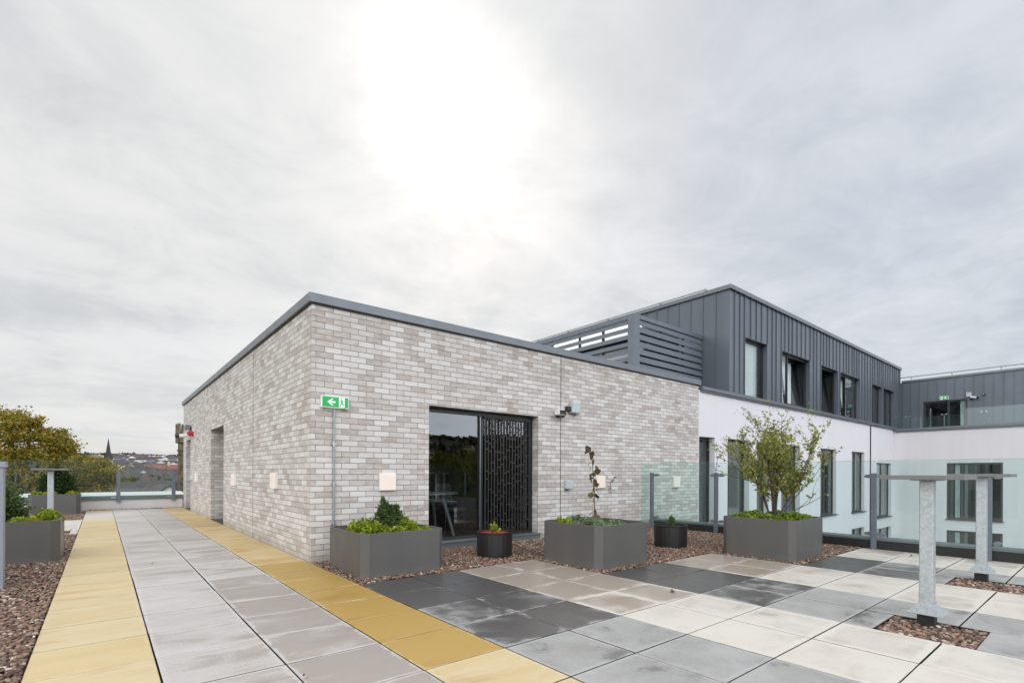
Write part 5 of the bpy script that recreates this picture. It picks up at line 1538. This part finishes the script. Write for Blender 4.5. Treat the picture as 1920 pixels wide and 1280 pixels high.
for ri_, (py, cnt) in enumerate(rowspec):
    for k in range(cnt):
        px = 176 + (332 - 176) * (k + random.random() * .8) / cnt
        if abs(px - 203) < 9: continue
        q, dep = place_px(px, py + random.uniform(-1, 1) + 1.0)
        if q is None: continue
        wm = random.choice(walls_m); rmn = random.choice(roofs_m)
        # real size (semi-detached to short terrace)
        wd = random.uniform(7.5, 10); dpp = random.choice([9, 12, 18, 26]); ht = random.choice([3.2, 5.6, 5.6, 6.5])
        rz = random.choice([0, R(90)]) + random.uniform(-.4, .4) - R(YAW - 46)
        sect = 'left of the church spire' if px < 203 else 'just right of the church spire' if px < 226 else 'left of the hillside middle' if px < 250 else 'above the middle of the hillside' if px < 274 else 'above the red brick block' if px < 300 else 'close to the stone turret'
        row_ = ['on the ridge', 'under the ridge', 'high up', 'halfway up', 'below halfway', 'low down', 'at the foot'][ri_]
        for _t in range(40):
            lab = f"{cn[wm]} house with {'grey' if rmn=='slate' else 'brown' if rmn=='roof_brown' else 'purple-brown'} roof {row_}, {sect}"
            if lab not in USED: break
            wm = random.choice(walls_m); rmn = random.choice(roofs_m)
        else: continue
        USED.add(lab)
        house((q.x, q.y, ground_z(q.x, q.y)), wd, dpp, ht, wm, rmn, rz, lab, GT, rh=wd * .27)
# nearer roofs
def near_house(px, py_ridge, dep, wd, dpp, wm, rmn, rz, lab, rh=None):
    q = at(px, py_ridge, dep); rh = rh or wd * .38; ht = q.z + 13 - rh
    return house((q.x, q.y, -13), wd, dpp, ht, wm, rmn, rz, lab, 'roofs just below the terrace', rh=rh)
base_rz = -R(YAW - 45)
q = at(307, 877, 185)
mb_h = thing('terrace_block', 'wide red brick block left of the stone turret', 'building', (q.x, q.y, -13), 'roofs just below the terrace')
mb_h.rotation_euler = (0, 0, R(-9))
mb = MB(); mb.box(-5.2, 6, -4, 4, 0, q.z + 13 - 1.0, skip='b'); mb.build('wall', 'wall_red', mb_h)
mb = MB(); mb._add([(-5.5, -4.3, q.z + 12), (6.3, -4.3, q.z + 12), (6.3, 0, q.z + 13.8), (-5.5, 0, q.z + 13.8), (6.3, 4.3, q.z + 12), (-5.5, 4.3, q.z + 12)], [(0, 1, 2, 3), (3, 2, 4, 5), (0, 3, 5), (1, 4, 2)]); mb.build('roof', 'wall_red', mb_h)
mb = MB()
for x_ in (-4, -2, 0, 2, 4):
    for z_ in (2.5, 4.4): mb.box(x_ - .4, x_ + .4, -4.05, -4, q.z + 12 - z_, q.z + 12 - z_ + 1.1)
mb.build('windows', 'wall_cream', mb_h)
mb = MB(); mb.box(1.2, 2.0, -1, 0, q.z + 13, q.z + 14.8); mb.build('chimney', 'wall_cream', mb_h)
NH = [(262, 879, 150, 5, 8, 'wall_white', 'slate', 80, 'white gabled house with slate roof below the hillside'),
      (270, 877, 165, 5, 7, 'wall_cream', 'roof_brown', 10, 'yellow house with brown roof left of the red brick block'),
      (256, 883, 125, 5, 7, 'wall_white', 'slate', 20, 'small white gabled house below the middle of the hillside'),
      (285, 890, 120, 7, 14, 'wall_grey', 'slate', 85, 'grey house with a long slate roof in front of the red brick block'),
      (240, 884, 140, 7, 16, 'wall_grey', 'slate', 75, 'grey house with slate roof right of the church'),
      (312, 897, 75, 7, 11, 'wall_grey', 'slate', 80, 'broad slate-roofed building just beyond the right barrier post'),
      (282, 905, 62, 5, 7, 'wall_grey', 'roof_brown', 5, 'brown-roofed grey building just beyond the parapet'),
      (250, 908, 58, 4.5, 8, 'wall_grey', 'slate', 70, 'dark slate roof directly beyond the left barrier post'),
      (262, 900, 85, 5, 8, 'wall_grey', 'roof_purple', 70, 'grey building with purple-brown roof between the near slate roofs'),
      (222, 888, 155, 6, 9, 'wall_white', 'slate', 15, 'white house beside the church tower')]
NH += [(292, 897, 100, 5, 9, 'wall_white', 'slate', 20, 'white gabled house between the near slate roofs and the red brick block'),
       (232, 898, 95, 6, 9, 'wall_grey', 'roof_brown', 35, 'grey house with brown roof left of the near slate roofs'),
       (273, 893, 110, 5, 9, 'wall_cream', 'slate', 60, 'yellow walled house with slate roof behind the near roofs'),
       (322, 886, 130, 5, 9, 'wall_grey', 'roof_purple', 15, 'grey house with purple-brown roof against the stone turret'),
       (246, 892, 105, 4, 8, 'wall_white', 'roof_purple', 50, 'white house with purple-brown roof above the left barrier post'),
       (300, 912, 55, 3.6, 6, 'wall_white', 'slate', 12, 'small white outbuilding roof just over the parapet'),
       (330, 905, 60, 5, 8, 'wall_grey', 'slate', 60, 'grey walled building with slate roof right of the right barrier post')]
for (px, pr2, dep, wd, dpp, wm, rmn, rz, lab) in NH: near_house(px, pr2, dep, wd, dpp, wm, rmn, R(rz), lab)

# woods on the hill and ridge
def wood(name, specs, leaf):
    Ps = []; 
    for (x_, y_, z_, r_) in specs:
        k = 26; u_ = unit(k); u_[:, 2] = np.abs(u_[:, 2]); Ps.append(u_ * r_ * rng.uniform(.6, 1, (k, 1)) * np.array([1, 1, .85]) + np.array([x_, y_, z_]))
    P = np.concatenate(Ps); D = rng.normal(0, 1, P.shape)
    V, Fq = leaves_mesh(P, D, rng.uniform(.6, 1.3, len(P)) * leaf, 'round')
    return tag(np_mesh(name, V, Fq, 'leaf_wood'), kind='stuff')
sp = []
for k in range(900):
    px = random.uniform(150, 345); py = random.uniform(860, 905)
    q, dep = place_px(px, py)
    if q is None: continue
    sp.append((q.x, q.y, ground_z(q.x, q.y), random.uniform(2.0, 4.2)))
wood('woodland', sp, 2.6)
sp = []
for k in range(70):
    q = at(random.uniform(225, 335), random.uniform(893, 925), random.uniform(70, 150)); sp.append((q.x, q.y, q.z - 1.0, random.uniform(.7, 1.6)))
wood('garden_trees', sp, .6)
sp = []
for k in range(500):
    az = R(random.uniform(-32, 10)); rr = random.uniform(1180, 1290)
    x_, y_ = CAM.x + rr * math.sin(az), CAM.y + rr * math.cos(az)
    sp.append((x_, y_, ground_z(x_, y_), random.uniform(3, 5.5) * (1.6 if (k % 23 == 0) else 1)))
wood('woodland', sp, 3.4)
# behind the viewer: what the glazed door mirrors
sp = []
for k in range(1500):
    az = R(random.uniform(118, 172)); rr = random.uniform(280, 1280) 
    x_, y_ = CAM.x + rr * math.sin(az), CAM.y + rr * math.cos(az)
    sp.append((x_, y_, ground_z(x_, y_), random.uniform(4, 8)))
wood('woodland', sp, 5)
random.seed(5)
for k in range(40):
    az = R(random.uniform(138, 158)); rr = random.uniform(560, 1150)
    x_, y_ = CAM.x + rr * math.sin(az), CAM.y + rr * math.cos(az)
    wm = random.choice(walls_m)
    rmn = random.choice(roofs_m); dpp = random.choice([12, 20])
    lab = f"{'long' if dpp > 15 else 'short'} {cn[wm]} house with {'grey' if rmn=='slate' else 'brown' if rmn=='roof_brown' else 'purple-brown'} roof {'high' if rr > 950 else 'halfway' if rr > 750 else 'low'} on the hill mirrored in the door"
    if lab in USED: continue
    USED.add(lab)
    house((x_, y_, ground_z(x_, y_)), 11, dpp, 6.5, wm, rmn, random.uniform(0, 3), lab, 'houses on the hill behind the viewer')
for i, (a, b) in enumerate([(22, -32), (27, -36), (33, -41), (38, -52)]):
    cl_ = [(a + random.uniform(-3, 3), b + random.uniform(-3, 3), random.uniform(-3, 2.2), random.uniform(1.2, 2.0)) for _ in range(8)]
    big_tree(['nearest', 'second nearest', 'third nearest', 'farthest'][i] + ' green tree behind the viewer, mirrored in the glazed door', (a, b, -13), cl_, 'leaf_olive', .3, 70, 'trees behind the viewer')
